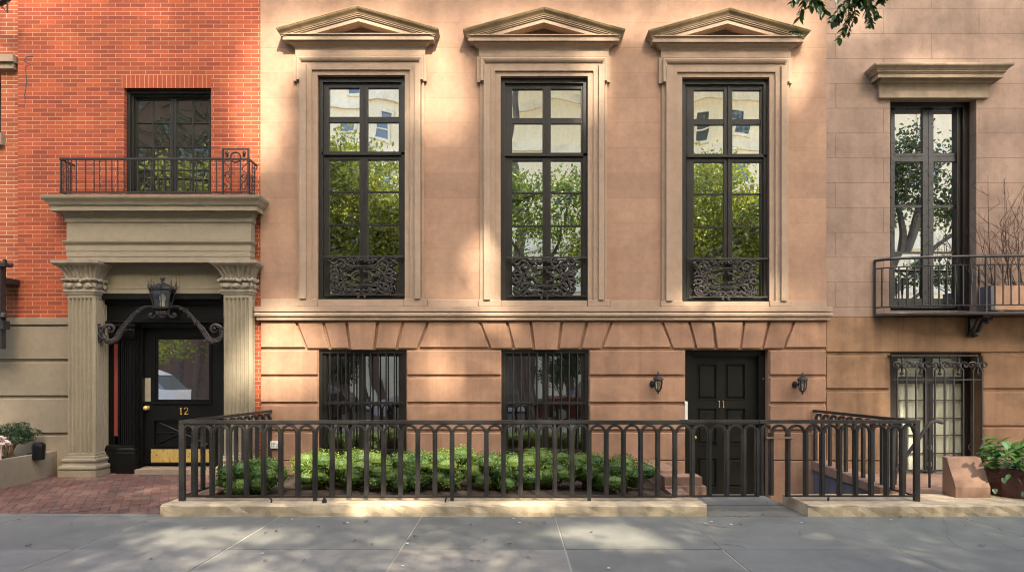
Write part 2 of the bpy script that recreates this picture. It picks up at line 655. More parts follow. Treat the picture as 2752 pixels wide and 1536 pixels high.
M['glass_dim'] = glass_mat('dim_glass', 0.34, tint=(0.85, 0.88, 0.8), dark=(0.03, 0.03, 0.025), wob=0.06)
M['glass_grey'] = glass_mat('grey_house_glass', 0.90, wob=0.012)
M['glass_see'] = glass_mat('basement_glass', 0.6, see=True, wob=0.018)
M['glass_french'] = glass_mat('french_window_glass', 0.08, see=True, wob=0.01)
M['glass_door'] = glass_mat('door_glass', 0.72, dark=(0.004, 0.004, 0.0035), wob=0.008)
M['blind'] = paint_mat('wooden_blind', (0.05, 0.022, 0.011), rough=0.5, var=0.3)
M['curtain'] = paint_mat('cream_curtain', (0.90, 0.88, 0.70), rough=0.9, bump=0.05, var=0.05)
M['plate_shade'] = paint_mat('cream_roller', (0.78, 0.73, 0.56), rough=0.9, bump=0.05, var=0.05)

# ------------------------------------------------------------------ shared openings
ZTOP, ZBOT = 8.6, -0.6
UW = [  # parlour windows: pixel shift in x of the middle, and in y, from the first one
    (971.5, 0.0), (1462.5, 3.0), (1949.5, 6.0)]
BROWN_L, BROWN_R = X(700), X(2221)
UP_OPEN = []
for cx, dy in UW:
    UP_OPEN.append((X(cx - 117), X(cx + 117), Z(804 + dy), Z(203.5 + dy)))
LOW = [(854.5, 1091.5), (1347.5, 1583.0), (1843.0, 2068.0)]
LOW_TOP = Z(939)
LOW_OPEN = [(X(a), X(b), Z(1236) if i < 2 else ZBOT, LOW_TOP) for i, (a, b) in enumerate(LOW)]
ZBAND = Z(861)

# ================================================================== brownstone, the middle house
brown = thing('brownstone_house', 'three-bay brownstone with pedimented tall windows over a rusticated base and black door', 'house', (0, 0, 0))
w = MB()
TYMP = [(X(cx) - .012 - .66, X(cx) - .012 + .66, Z(89.5 + dy, -.05) + .001, Z(89.5 + dy, -.05) + .185) for cx, dy in UW]
w.sheet(BROWN_L, BROWN_R, ZBAND, ZTOP, UP_OPEN + TYMP, 0.0, 0.30)
w.build('wall', M['brownstone'], brown)
w = MB()
w.sheet(BROWN_L, BROWN_R, ZBOT, ZBAND, LOW_OPEN, 0.035, 0.34)
# rusticated courses: separate raised blocks with chamfered edges, round the openings
rows = [(942, 1006), (1015.7, 1079.6), (1088.7, 1153.4), (1162.5, 1235.5), (1238, 1480)]
for ri, (t, b) in enumerate(rows):
    cuts = [(700.5, 853.0), (1093.5, 1346.0), (1585.0, 1841.5), (2070.0, 2220.5)]
    if ri == 4:
        cuts = [(700.5, 1841.0), (2069.0, 2220.5)]
    for a, c in cuts:
        gz = 0.0 if ri < 4 else -0.012
        w.prism([(X(a), Z(b)), (X(c), Z(b)), (X(c), Z(t)), (X(a), Z(t))], gz, 0.06, 0.008)
        if ri < 4:
            for px, s in ((a, -1), (c, 1)):
                pass
# voussoirs
def G(c, top, bot):
    return (c + top, c + bot)
vt, vb = 863.8, 935.5
cent = [973.3, 1467.5, 1957.5]
gt = [-178.5, -105.5, -42, 42, 110, 177]
gb = [-150.5, -87, -32.5, 32.5, 92.5, 150.5]
hw = 3.6
prev = None
for wi, c in enumerate(cent):
    # plain stretch before this group
    lt = 700.5 if wi == 0 else cent[wi - 1] + gt[5] + hw
    lb = 700.5 if wi == 0 else cent[wi - 1] + gb[5] + hw
    w.prism([(X(lb), Z(932.8)), (X(c + gb[0] - hw), Z(932.8)), (X(c + gt[0] - hw), Z(vt)), (X(lt), Z(vt))], 0.0, 0.06, 0.008)
    for k in range(5):
        zb = 939.5 if (k == 2 and wi < 2) else vb
        y0 = -0.012 if k == 2 else 0.0
        w.prism([(X(c + gb[k] + hw), Z(zb)), (X(c + gb[k + 1] - hw), Z(zb)), (X(c + gt[k + 1] - hw), Z(vt)), (X(c + gt[k] + hw), Z(vt))], y0, 0.06, 0.008)
lt, lb = cent[2] + gt[5] + hw, cent[2] + gb[5] + hw
w.prism([(X(lb), Z(932.8)), (X(2220.5), Z(932.8)), (X(2220.5), Z(vt)), (X(lt), Z(vt))], 0.0, 0.06, 0.008)
w.build('rusticated_base', M['brownstone_base'], brown)

# belt course
b = MB()
pr = [(0.0, Z(823)), (0.075, Z(824)), (0.075, Z(837.5)), (0.045, Z(838.5)), (0.045, Z(840.5))]
pr += [(0.058 + 0.02 * math.cos(a), Z(840.5) + (Z(852) - Z(840.5)) * (0.5 - 0.5 * math.sin(a))) for a in [math.pi / 2 - math.pi * i / 8 for i in range(9)]]
pr += [(0.05, Z(852.5)), (0.05, Z(860)), (0.0, Z(861.5))]
b.molding(BROWN_L + 0.012, BROWN_R - 0.012, 0.0, 0.06, pr)
# plinth course over the belt between the windows
for a, c, dy in ((701, 796, 0), (1149, 1287, 1.5), (1640, 1773, 4), (2126, 2220, 6)):
    b.prism([(X(a), Z(823.4)), (X(c), Z(823.4)), (X(c), Z(803.5 + dy)), (X(a), Z(803.5 + dy))], -0.014, 0.02, 0.004)
b.build('belt_course', M['brownstone_trim'], brown)

def parlour_window(cx, dy):
    xc = X(cx)
    S = 1 / 180.0
    def zz(py):
        return Z(py + dy)
    # ---- stone surround
    s = MB()
    # backing with ears
    ear = [(-180, 152), (176, 152), (176, 221.5), (168.5, 221.5), (168.5, 803.5), (-172, 803.5), (-172, 221.5), (-180, 221.5)]
    def ring(xo_l, xo_r, top, y0, inner, itop, head=True):
        """an architrave step: two jambs and a head, in pixels from the window's middle"""
        s.box(xc - xo_l * S, xc - inner * S, y0, 0.02, zz(803.5), zz(top))
        s.box(xc + inner * S, xc + xo_r * S, y0, 0.02, zz(803.5), zz(top))
        if head:
            s.box(xc - inner * S, xc + inner * S, y0, 0.02, zz(itop), zz(top))
    ring(131.5, 131.5, 191, -0.02, 117, 203.4)
    ring(145, 145, 177, -0.045, 131.5, 191)
    ring(162, 160, 177, -0.082, 145, 177, False)
    ring(172, 168.5, 177, -0.03, 162, 177, False)
    # eared head over the jambs
    s.box(xc - 180 * S, xc + 176 * S, -0.045, 0.02, zz(176.8), zz(153))
    s.box(xc - 180 * S, xc - 162.2 * S, -0.05, 0.02, zz(221.5), zz(176.9))
    s.box(xc + 160.2 * S, xc + 176 * S, -0.05, 0.02, zz(221.5), zz(176.9))
    # the rolled moulding that follows the ears
    prof = [(0.0, 0.0), (0.03, 0.004), (0.04, 0.02), (0.034, 0.045), (0.02, 0.066), (0.006, 0.075)]
    ex0, ex1 = xc - 172 * S, xc + 168 * S
    zt = zz(157.0)
    vs = []
    for q, (p, d) in enumerate(prof):
        y = -0.046 - p
        vs += [(ex0 + d, y, zz(220)), (ex0 + d, y, zt - d), (ex1 - d, y, zt - d), (ex1 - d, y, zz(220))]
    fs = []
    for q in range(len(prof) - 1):
        for k in range(3):
            fs.append((q * 4 + k, q * 4 + k + 1, q * 4 + 5 + k, q * 4 + 4 + k))
    m6 = len(prof)
    fs += [tuple(q * 4 for q in range(m6)) + (m6 * 4,), tuple(q * 4 + 3 for q in range(m6)) + (m6 * 4 + 1,)]
    vs += [(ex0 + .075, -.044, zz(220)), (ex1 - .075, -.044, zz(220))]
    s.add(vs, fs)
    # frieze below the pediment
    s.box(xc - 175 * S, xc + 172 * S, -0.048, 0.02, zz(152.8), zz(120))
    s.build('window_surround', M['brownstone_trim'], brown)
    # plinth blocks and sill
    p = MB()
    p.prism([(xc - 176 * S, zz(823.5) if dy == 0 else Z(823.4)), (xc - 116 * S, Z(823.4)), (xc - 116 * S, zz(803.6)), (xc - 176 * S, zz(803.6))], -0.055, 0.02, 0.004)
    p.prism([(xc + 116 * S, Z(823.4)), (xc + 176 * S, Z(823.4)), (xc + 176 * S, zz(803.6)), (xc + 116 * S, zz(803.6))], -0.055, 0.02, 0.004)
    p.prism([(xc - 115.5 * S, Z(823.4)), (xc + 115.5 * S, Z(823.4)), (xc + 115.5 * S, zz(804.6)), (xc - 115.5 * S, zz(804.6))], -0.038, 0.3, 0.004)
    p.build('window_sill', M['brownstone_trim'], brown)
    # ---- pediment
    d = MB()
    cw = MB()
    pc = X(cx) - 0.012
    z0 = Z(128 + dy, -0.06)
    bed = [(0.085, Z(107.5 + dy, -.15)), (0.085, Z(109 + dy, -.14))] + cyma(0.075, Z(110 + dy, -.13), 0.015, Z(125 + dy, -.07), 7) + [(0.008, Z(125.5 + dy, -.06)), (0.008, Z(129 + dy, -.06))]
    d.molding(pc - 0.96, pc + 0.96, -0.042, 0.02, bed)
    cor = [(0.0, Z(88.5 + dy, -.17)), (0.135, Z(89.8 + dy, -.17)), (0.135, Z(92 + dy, -.17)), (0.122, Z(93 + dy, -.16)), (0.122, Z(95 + dy, -.16)), (0.11, Z(96 + dy, -.16)), (0.11, Z(106.8 + dy, -.15)), (0.0, Z(107.4 + dy, -.15))]
    d.molding(pc - 1.0, pc + 1.0, -0.042, 0.02, cor)
    # raking cornice: chevron courses, each with its own projection
    slope = 0.279
    za = Z(16.7 + dy, -0.2)
    def rake(profile, d):
        vs = []
        for pj, dz, hw_ in profile:
            zc = za - dz
            ze = zc - slope * hw_
            vs += [(pc - hw_, 0.02, ze), (pc - hw_, -pj, ze), (pc, -pj, zc), (pc + hw_, -pj, ze), (pc + hw_, 0.02, ze), (pc, 0.02, zc)]
        fs = []
        n = len(profile)
        for q in range(n - 1):
            for k in range(4):
                fs.append((q * 6 + k, q * 6 + k + 1, q * 6 + 7 + k, q * 6 + 6 + k))
        for k in (0, (n - 1) * 6):
            fs += [(k, k + 1, k + 2, k + 5), (k + 5, k + 2, k + 3, k + 4)]
        d.add(vs, fs)
    prof = [(0.230, 0.0, 1.185), (0.230, 0.012, 1.185)]
    for q in range(7):
        t = q / 6
        sm = t * t * (3 - 2 * t)
        prof.append((0.226 - 0.05 * sm, 0.014 + 0.075 * t, 1.183 - 0.05 * t))
    prof += [(0.168, 0.092, 1.128), (0.168, 0.106, 1.12), (0.155, 0.107, 1.117), (0.155, 0.124, 1.10), (0.138, 0.126, 1.09), (0.138, 0.186, 0.87), (0.0, 0.19, 0.86)]
    rake(prof[:9] + [(0.0, 0.094, 1.13)], cw)
    rake([(0.0, 0.0915, 1.13)] + prof[9:], d)
    # tympanum and its inner moulding
    zbase = Z(89.5 + dy, -.05)
    def tri(apex_dz, y, back, zb=zbase):
        zc = za - apex_dz
        hw_ = (zc - zb) / slope
        d.prism([(pc - hw_, zb), (pc + hw_, zb), (pc, zc)], y, back)
    d.box(pc - .659, pc + .659, .10, .12, zbase + .002, zbase + .184)
    tri(0.258, .045, 0.10, zbase + .002)
    tri(0.276, .03, 0.10, zbase + .002)
    tri(0.294, .045, 0.10, zbase + .002) if False else None
    pdm = d.build('pediment', M['brownstone_trim'], brown)
    cw.build('crown_moulding', M['pediment_stone'], pdm)
    # ---- joinery
    yf = 0.045
    f = MB()
    x0, x1 = X(cx - 117), X(cx + 117)
    zb, zt = zz(804), zz(203.5)
    f.frame(x0, x1, zb, zt, 0.062, 0.062, 0.075, 0.045, yf, 0.26)
    f.frame(x0 + 0.0625, x1 - 0.0625, zb + 0.0455, zt - 0.0755, 0.028, 0.028, 0.022, 0.03, yf + 0.03, 0.26)
    win = f.build('window', M['frame'], brown)
    ys = 0.10
    def wx(px):
        return X(px + (cx - 971.5), ys)
    def wz(py):
        return Z(py + dy, ys)
    g = MB()
    left, mid, right = (885.5, 967.0), None, (905.5, 1072.5)
    panes_x = [(885.5, 967.0), (989.0, 1072.0)]
    panes_z = [(315, 237.5), (408.6, 330), (514, 430), (602, 518), (687, 606), (792, 691)]
    xa, xb = wx(867), wx(1090)
    ztop_, zbot_ = wz(216), wz(801)
    # stiles, rails, muntins, butted
    g.box(xa, wx(885.5), ys - .02, ys + .04, zbot_, ztop_)
    g.box(wx(1072), xb, ys - .02, ys + .04, zbot_, ztop_)
    g.box(wx(967), wx(976.5), ys - .02, ys + .04, zbot_, ztop_)
    g.box(wx(979.5), wx(989), ys - .02, ys + .04, zbot_, ztop_)
    g.box(wx(976.5), wx(979.5), ys - .034, ys + .04, zbot_, ztop_)
    for (pa, pb) in panes_x:
        a, b2 = wx(pa), wx(pb)
        g.box(a, b2, ys - .02, ys + .04, wz(237.5), ztop_)
        g.box(a, b2, ys - .012, ys + .035, wz(330), wz(315))
        g.box(a, b2, ys - .02, ys + .04, wz(430), wz(408.6))
        g.box(a, b2, ys - .005, ys + .035, wz(518), wz(514))
        g.box(a, b2, ys - .005, ys + .035, wz(606), wz(602))
        g.box(a, b2, ys - .005, ys + .035, wz(691), wz(687))
        g.box(a, b2, ys - .02, ys + .04, zbot_, wz(792))
    # projecting transom bar
    g.box(xa - 0.004, xb + 0.004, ys - .055, ys - .0205, wz(419.5), wz(412))
    g.build('sash', M['frame'], win)
    gl = MB()
    rr = random.Random(int(cx))
    for (pa, pb) in panes_x:
        for (pb_, pt_) in panes_z:
            k1, k2 = rr.uniform(-.0012, .0012), rr.uniform(-.001, .001)
            yy = ys + .012
            gl.quad((wx(pa), yy - k1 - k2, wz(pb_)), (wx(pb), yy + k1 - k2, wz(pb_)), (wx(pb), yy + k1 + k2, wz(pt_)), (wx(pa), yy - k1 + k2, wz(pt_)))
    gl.build('glass', M['glass'], win)

for cx, dy in UW:
    parlour_window(cx, dy)

# basement windows
def basement_window(i):
    a, b_ = LOW[i]
    off = a - 1347.5
    f = MB()
    x0, x1, zb, zt = X(a), X(b_), Z(1236), Z(939)
    f.frame(x0, x1, zb, zt, 0.05, 0.05, 0.05, 0.04, 0.06, 0.3)
    f.frame(x0 + .0505, x1 - .0505, zb + .0405, zt - .0505, 0.045, 0.045, 0.03, 0.05, 0.10, 0.3)
    win = f.build('basement_window', M['frame'], brown)
    ys = 0.14
    def wx(px):
        return X(1320 + px / 4.23 + off, ys)
    def wz(py):
        return Z(900 + py / 4.23, ys)
    g = MB()
    zt2, zb2 = wz(222), wz(1330)
    g.box(wx(150), wx(193), ys - .01, ys + .04, zb2, zt2)
    g.box(wx(582), wx(652), ys - .015, ys + .04, zb2, zt2)
    g.box(wx(1034), wx(1080), ys - .01, ys + .04, zb2, zt2)
    for p, q in ((193, 582), (652, 1034)):
        g.box(wx(p), wx(q), ys - .01, ys + .04, wz(240), zt2)
        g.box(wx(p), wx(q), ys - .01, ys + .04, wz(785), wz(758))
        g.box(wx(p), wx(q), ys - .01, ys + .04, zb2, wz(1298))
    g.build('sash', M['frame'], win)
    gl = MB()
    for p, q in ((193, 582), (652, 1034)):
        for t, bb in ((240, 758), (785, 1298)):
            gl.quad((wx(p), ys + .015, wz(bb)), (wx(q), ys + .018, wz(bb)), (wx(q), ys + .016, wz(t)), (wx(p), ys + .012, wz(t)))
    gl.build('glass', M['glass_see'], win)
    bl = MB()
    z = wz(1330)
    while z < wz(235):
        bl.add([(wx(190), ys + .075, z), (wx(1040), ys + .075, z), (wx(1040), ys + .095, z + .02), (wx(190), ys + .095, z + .02)], [(0, 1, 2, 3)])
        z += 0.021
    bl.build('blind', M['blind'], win)
basement_window(0)
basement_window(1)

# door 11
def door_eleven():
    y = 0.235
    dx = lambda px: X(px, y)
    dz = lambda py: Z(py, y)
    f = MB()
    zt, zb = Z(939.5), -0.30
    f.box(X(1843), dx(1857), 0.17, 0.34, zb, zt)
    f.box(dx(2034), dx(2056), 0.16, 0.34, zb, dz(955))
    f.box(dx(2056.5), X(2068) - 0.001, 0.20, 0.34, zb, zt)
    f.box(dx(1857.2), dx(2056), 0.16, 0.34, dz(954.5), zt)
    f.box(dx(1857.2), dx(2034), 0.185, 0.22, dz(957.5), dz(954.7))
    f.box(X(1840), X(2070), 0.0, 0.34, -0.34, -0.301)
    f.build('door_frame', M['door11'], brown)
    p = MB()
    xs = [(1875.5, 1925.5), (1950.5, 2001.5)]
    zs = [(977, 1072), (1097, 1192), (1230, 1308)]
    p.sheet(dx(1857.5), dx(2033.5), zb, dz(957), [(dx(a), dx(b2), dz(q), dz(t)) for a, b2 in xs for t, q in zs], y, y + .03)
    for a, b2 in xs:
        for t, q in zs:
            X0, X1, Z0, Z1 = dx(a), dx(b2), dz(q), dz(t)
            p.prism([(X0 + .001, Z0 + .001), (X1 - .001, Z0 + .001), (X1 - .001, Z1 - .001), (X0 + .001, Z1 - .001)], y + .022, y + .03)
            # raised field, bolection edge
            p.prism([(X0 + .022, Z0 + .022), (X1 - .022, Z0 + .022), (X1 - .022, Z1 - .022), (X0 + .022, Z1 - .022)], y + .004, y + .023, 0.014)
            p.frame(X0 - .008, X1 + .008, Z0 - .008, Z1 + .008, .012, .012, .012, .012, y - .008, y + .02)
    door = p.build('door', M['door11'], brown)
    k = MB()
    k.ball((dx(1866), y - .05, dz(1174)), .026, 10)
    k.tube([(dx(1866), y - .03, dz(1174)), (dx(1866), y + .005, dz(1174))], .012, 8)
    k.build('knob', M['brass'], door)
    n = MB()
    for px in (1933.2, 1944.4):
        zt_, zb_ = dz(1075.5), dz(1093)
        n.tube([(dx(px - 2.2), y - .004, zt_ - .012), (dx(px), y - .004, zt_), (dx(px), y - .004, zb_)], .0065, 6)
        n.ball((dx(px), y - .004, zb_), .011, 8, sy=.5)
    n.build('numeral', M['gold'], door)
    pt = MB()
    pt.box(X(1840.5), X(1848), -.004, .165, Z(1134), Z(1078))
    pt.build('door_side_plate', M['white'], brown)
    s = MB()
    s.box(dx(2045), dx(2047), .152, .159, dz(1018), dz(1015.5))
    s.build('door_bell', M['white'], brown)
door_eleven()
bk = MB()
bk.box(BROWN_L, BROWN_R, 0.42, 7.5, -0.6, ZTOP)
bk.build('rear_block', M['inside'], brown)

# utility plate
pl = MB()
pl.prism([(X(727), Z(1203.5)), (X(753), Z(1203.5)), (X(753), Z(1184.5)), (X(727), Z(1184.5))], -.045, .03, .006)
plate = pl.build('wall_plate', M['white'])
tag(plate, 'small cream utility plate with dark marks low on the brownstone wall behind the fence', 'wall plate')
for mx, mz, s in ((733, 1191, 1.6), (739, 1191, 1.9), (748, 1191.5, 1.0), (748.5, 1197, 1.7), (733.5, 1197, .9), (738, 1197.5, .8)):
    mk = MB()
    mk.frame(X(mx - s), X(mx + s), Z(mz + s), Z(mz - s), .004, .004, .004, .004, -.048, -.0455)
    mk.build('marking', M['ink'], plate)

# ================================================================== brick house
brick = thing('brick_house', 'red brick townhouse with a taupe classical doorway and black door number 12', 'house', (-5.4, 0.05, 0))
YB = 0.03
BX0, BX1 = X(48, YB), BROWN_L - 0.004
BW = (X(334, YB), X(567, YB), Z(521, YB), Z(237, YB))
DOOR_HOLE = (X(262, YB), X(600, YB), ZBOT, Z(700, YB))
w = MB()
w.sheet(BX0, BX1, Z(853, YB), ZTOP, [BW, (DOOR_HOLE[0], DOOR_HOLE[1], Z(860, YB), DOOR_HOLE[3])], YB, 0.36)
w.quad((BX0, YB, Z(853, YB)), (BX0, YB, ZTOP), (BX0, 0.3, ZTOP), (BX0, 0.3, Z(853, YB)))
w.build('wall', M['brick'], brick)
w = MB()
w.sheet(X(602, YB), BX1, ZBOT, Z(853, YB) - .001, [], YB + .002, 0.36)
w.build('lower_brick_wall', M['brick'], brick)
s = MB()
s.box(X(326, YB), X(567, YB), YB - .004, YB + .05, BW[3], Z(202, YB))
s.build('soldier_course', M['soldier'], brick)
w = MB()
w.sheet(-8.6, X(262, YB), ZBOT, Z(853, YB) - .0005, [], YB + .03, .36)
for t, b_ in ((853.5, 872.5), (876, 964.5), (974, 1062.5), (1071, 1162.5), (1171, 1300)):
    w.prism([(-8.6, Z(b_, YB)), (X(200, YB), Z(b_, YB)), (X(200, YB), Z(t, YB)), (-8.6, Z(t, YB))], YB - (.02 if t < 860 else .0), YB + .06, .007)
w.build('stucco_base', M['taupe'], brick)
crk = MB()
rr = random.Random(2)
pts = [(88, 152), (70, 153), (67, 165), (85, 176), (68, 178), (68, 190), (70, 205), (72, 222), (69, 240), (66, 256), (68, 275), (66, 292)]
pp_ = [(X(a + rr.uniform(-1.5, 1.5), YB), YB - .001, Z(b_, YB)) for a, b_ in pts]
crk.tube(pp_, [.008, .009, .009, .007, .011, .008, .007, .009, .008, .008, .004, .002], 4, flat=.25)
crk.build('wall_crack', M['ink'], brick)
# capping block beside the brownstone
cb = MB()
for t, b_ in ((858, 875), (877, 970), (973, 1130)):
    pass
bk = MB()
bk.box(-8.6, BX1, 0.45, 7.5, -0.6, ZTOP)
bk.build('rear_block', M['inside'], brick)

# window over the doorway
f = MB()
f.frame(BW[0], BW[1], BW[2], BW[3], .05, .035, .05, .04, .09, .34)
f.frame(BW[0] + .0505, BW[1] - .0355, BW[2] + .0405, BW[3] - .0505, .03, .02, .03, .03, .13, .34)
win = f.build('window', M['frame'], brick)
ys = .19
g = MB()
wx = lambda px: X(px, ys)
wz = lambda py: Z(py, ys)
colz = [(369, 410), (414.5, 459)], [(476, 516.5), (520.5, 562)]
rowz = [(328, 268.5), (392.5, 332), (456, 396.5), (515, 459)]
g.box(wx(349), wx(369), ys - .02, ys + .03, wz(520), wz(250))
g.box(wx(459), wx(466.5), ys - .02, ys + .03, wz(520), wz(250))
g.box(wx(468), wx(476), ys - .02, ys + .03, wz(520), wz(250))
g.box(wx(466.5), wx(468), ys - .028, ys + .03, wz(520), wz(250))
g.box(wx(562), wx(566), ys - .02, ys + .03, wz(520), wz(250))
for pair in colz:
    a, b_ = wx(pair[0][0]), wx(pair[1][1])
    g.box(a, b_, ys - .02, ys + .03, wz(268.5), wz(250))
    g.box(a, b_, ys - .02, ys + .03, wz(520), wz(515))
    for r0, r1 in ((332, 328), (396.5, 392.5), (459, 456)):
        g.box(a, b_, ys - .004, ys + .025, wz(r0), wz(r1))
    for (r0, r1) in rowz:
        g.box(wx(pair[0][1]), wx(pair[1][0]), ys - .004, ys + .025, wz(r0), wz(r1))
g.build('sash', M['frame'], win)
gl = MB()
rr = random.Random(5)
for pair in colz:
    for (pa, pb) in pair:
        for (r0, r1) in rowz:
            k1, k2 = rr.uniform(-.0016, .0016), rr.uniform(-.0016, .0016)
            gl.quad((wx(pa), ys + .01 - k1 - k2, wz(r0)), (wx(pb), ys + .01 + k1 - k2, wz(r0)), (wx(pb), ys + .01 + k1 + k2, wz(r1)), (wx(pa), ys + .01 - k1 + k2, wz(r1)))
gl.build('glass', M['glass_dim'], win)

# ---- the doorway: entablature
e = MB()
YP = -0.12
xl, xr = X(179, YP), X(674, YP)
zc = lambda py, y: Z(py, y)
prof = [(0.0, zc(521, -.34)), (0.225, zc(523.5, -.34)), (0.225, zc(526.5, -.34))]
prof += cyma(0.222, zc(528, -.34), 0.175, zc(545, -.30), 8)
prof += [(0.165, zc(546, -.29)), (0.165, zc(548.5, -.29)), (0.155, zc(549, -.28)), (0.155, zc(552, -.28)), (0.142, zc(552.5, -.27)), (0.142, zc(565, -.27))]
prof += [(0.055, zc(566, -.2))] + cyma(0.052, zc(566.5, -.19), 0.02, zc(582, -.15), 6) + [(0.018, zc(585, -.14)), (0.018, zc(596, -.14)), (0.0, zc(596.5, -.13))]
e.molding(xl, xr, YP, 0.06, prof)
e.molding(xl, xr, YP, 0.06, [(0.0, zc(596.8, YP)), (0.0, zc(645, YP))])
prof = [(0.0, zc(644.5, -.17)), (0.05, zc(645.5, -.17)), (0.05, zc(648, -.17))] + cyma(0.046, zc(649, -.17), 0.02, zc(657.5, -.15), 5)
prof += [(0.016, zc(658, -.14)), (0.016, zc(674, -.14)), (0.009, zc(674.6, -.13)), (0.009, zc(688.5, -.13)), (0.002, zc(689, -.12)), (0.002, zc(704.5, -.12))]
e.molding(xl + .01, xr - .01, YP, 0.06, prof)
e.build('entablature', M['taupe_portal'], brick)

def rect_ring(cx, cy, hx, hy, z, nfl=0, depth=0.0, per=5, margin=0.0):
    pts = []
    sides = [((cx - hx, cy - hy), (cx + hx, cy - hy), (0, 1)), ((cx + hx, cy - hy), (cx + hx, cy + hy), (-1, 0)), ((cx + hx, cy + hy), (cx - hx, cy + hy), (0, -1)), ((cx - hx, cy + hy), (cx - hx, cy - hy), (1, 0))]
    tot = max(1, nfl) * per
    for (a, b2, nrm) in sides:
        for k in range(tot):
            t = k / tot
            u = (k % per) / per
            dd = depth * max(0.0, math.sin(math.pi * min(1, max(0, (u - .12) / .76)))) ** 0.5 if (nfl and 0.12 < u < 0.88) else 0
            m = margin
            tt = m + (1 - 2 * m) * t if nfl else t
            pts.append((a[0] + (b2[0] - a[0]) * tt + nrm[0] * dd, a[1] + (b2[1] - a[1]) * tt + nrm[1] * dd, z))
    return pts

def loft(mb, rings):
    n = len(rings[0])
    vs = [p for r in rings for p in r]
    fs = [(i * n + k, i * n + (k + 1) % n, (i + 1) * n + (k + 1) % n, (i + 1) * n + k) for i in range(len(rings) - 1) for k in range(n)]
    fs.append(tuple(range(n)))
    fs.append(tuple((len(rings) - 1) * n + k for k in range(n)))
    mb.add(vs, fs)

def portal_column(pa, pb):
    x0, x1 = X(pa, YP), X(pb, YP)
    cx, hx = (x0 + x1) / 2, (x1 - x0) / 2
    y0, y1 = YP, 0.24
    cy, hy = (y0 + y1) / 2, (y1 - y0) / 2
    zz = lambda py: Z(py, YP)
    s = MB()
    mr = .07
    R = lambda z, d, g=0.0: rect_ring(cx, cy, hx + g, hy + g, z, 6, d, 8, mr)
    loft(s, [R(zz(1228), 0), R(zz(1219), 0), R(zz(1218), .014), R(zz(1216), .028), R(zz(806), .028), R(zz(802), .016), R(zz(800), 0), R(zz(788), 0)])
    col = s.build('column', M['taupe_portal'], brick)
    bs = MB()
    bz = lambda py: Z(py, YP - .06)
    pf = [(0.0, bz(1226)), (.022, bz(1228)), (.022, bz(1231.5))] + torus_prof(.022, bz(1232), bz(1244), .022) + [(.03, bz(1246)), (.034, bz(1250))] + torus_prof(.046, bz(1251), bz(1264), .026) + [(.07, bz(1264.5)), (.07, .0)]
    bs.molding(x0, x1, y0, y1, pf)
    bs.build('base', M['taupe_portal'], col)
    c = MB()
    # necking, carved drum, leaf ring, fluted bell, abacus
    c.molding(x0, x1, y0, y1 + .0, [(.0, zz(776)), (.026, zz(777)), (.03, zz(783)), (.018, zz(786)), (.012, zz(790)), (.0, zz(792))])
    rings = []
    for t in [i / 7 for i in range(8)]:
        rings.append(rect_ring(cx, cy, hx + .012 + .028 * math.sin(math.pi * t), hy + .012 + .028 * math.sin(math.pi * t), zz(777) + (zz(757) - zz(777)) * t, 4, .02 * math.sin(math.pi * t), 8, .03))
    loft(c, rings)
    rings = []
    for i in range(9):
        t = i / 8
        g = .012 + .105 * t ** 2.0
        rings.append(rect_ring(cx, cy, hx + g, hy + g, zz(752) + (zz(712.5) - zz(752)) * t, 7, .020, 8, .02))
    loft(c, rings)
    c.molding(x0, x1, y0, y1, [(.0, Z(698, YP - .1)), (.135, Z(699, YP - .1)), (.135, Z(706.5, YP - .1)), (.118, Z(710, YP - .1)), (.10, Z(713, YP - .1)), (.0, Z(714, YP - .1))])
    rr = random.Random(int(pa))
    for side in range(3):
        n = 15 if side == 0 else 12
        for k in range(n):
            t = (k + .5) / n
            if side == 0:
                q = (x0 - .05 + (x1 - x0 + .10) * t, y0 - .035)
            else:
                q = (x1 + .035 if side == 1 else x0 - .035, y0 + (y1 - y0) * t)
            c.ball((q[0], q[1] + rr.uniform(-.006, .006), zz(752) + rr.uniform(-.012, .008)), rr.uniform(.026, .038), 7, sz=.8, jit=.2)
    # carved roses on the drum
    for k in range(3):
        t = (k + .5) / 3
        c.ball((x0 + (x1 - x0) * t, y0 - .035, zz(768)), .055, 9, sy=.5, sz=.75, jit=.22)
        c.ball((x0 + (x1 - x0) * t + .02, y0 - .055, zz(769)), .026, 8, sy=.7, jit=.1)
        c.ball((x1 + .03, y0 + (y1 - y0) * t, zz(768)), .05, 9, sx=.5, sz=.75, jit=.22)
    c.build('capital', M['taupe_worn'], col)
portal_column(177.5, 254)
portal_column(598, 675)

# ---- recessed entrance
r = MB()
ye = 0.10
ex = lambda px, y=ye: X(px, y)
r.box(ex(255), ex(600), ye, .36, Z(788, ye), Z(698, ye))
# sunk lines of the panel with its roundel
for a, b_ in ((303, 415), (482, 592)):
    r.frame(ex(a), ex(b_), Z(776, ye), Z(730, ye), .008, .008, .008, .008, ye - .006, ye)
ring_pts = [(ex(448) + .148 * math.cos(a), ye - .004, Z(752, ye) + .148 * math.sin(a)) for a in [math.radians(q) for q in range(-70, 251, 10)]]
r.tube(ring_pts, .006, 5)
ring_pts = [(ex(448) + .2 * math.cos(a), ye - .004, Z(752, ye) + .2 * math.sin(a)) for a in [math.radians(q) for q in range(-48, 49, 8)]]
r.tube(ring_pts, .005, 5)
r.build('transom_panel', M['taupe_portal'], brick)
r = MB()
yd = 0.30
r.box(ex(255), ex(600), .04, .38, Z(803, .04), Z(788.5, .04))
r.box(ex(255), ex(600), .14, .38, Z(818, .14), Z(803, .04) - .001)
r.box(ex(255), ex(600), .17, .38, Z(862, .17), Z(818, .14) - .001)
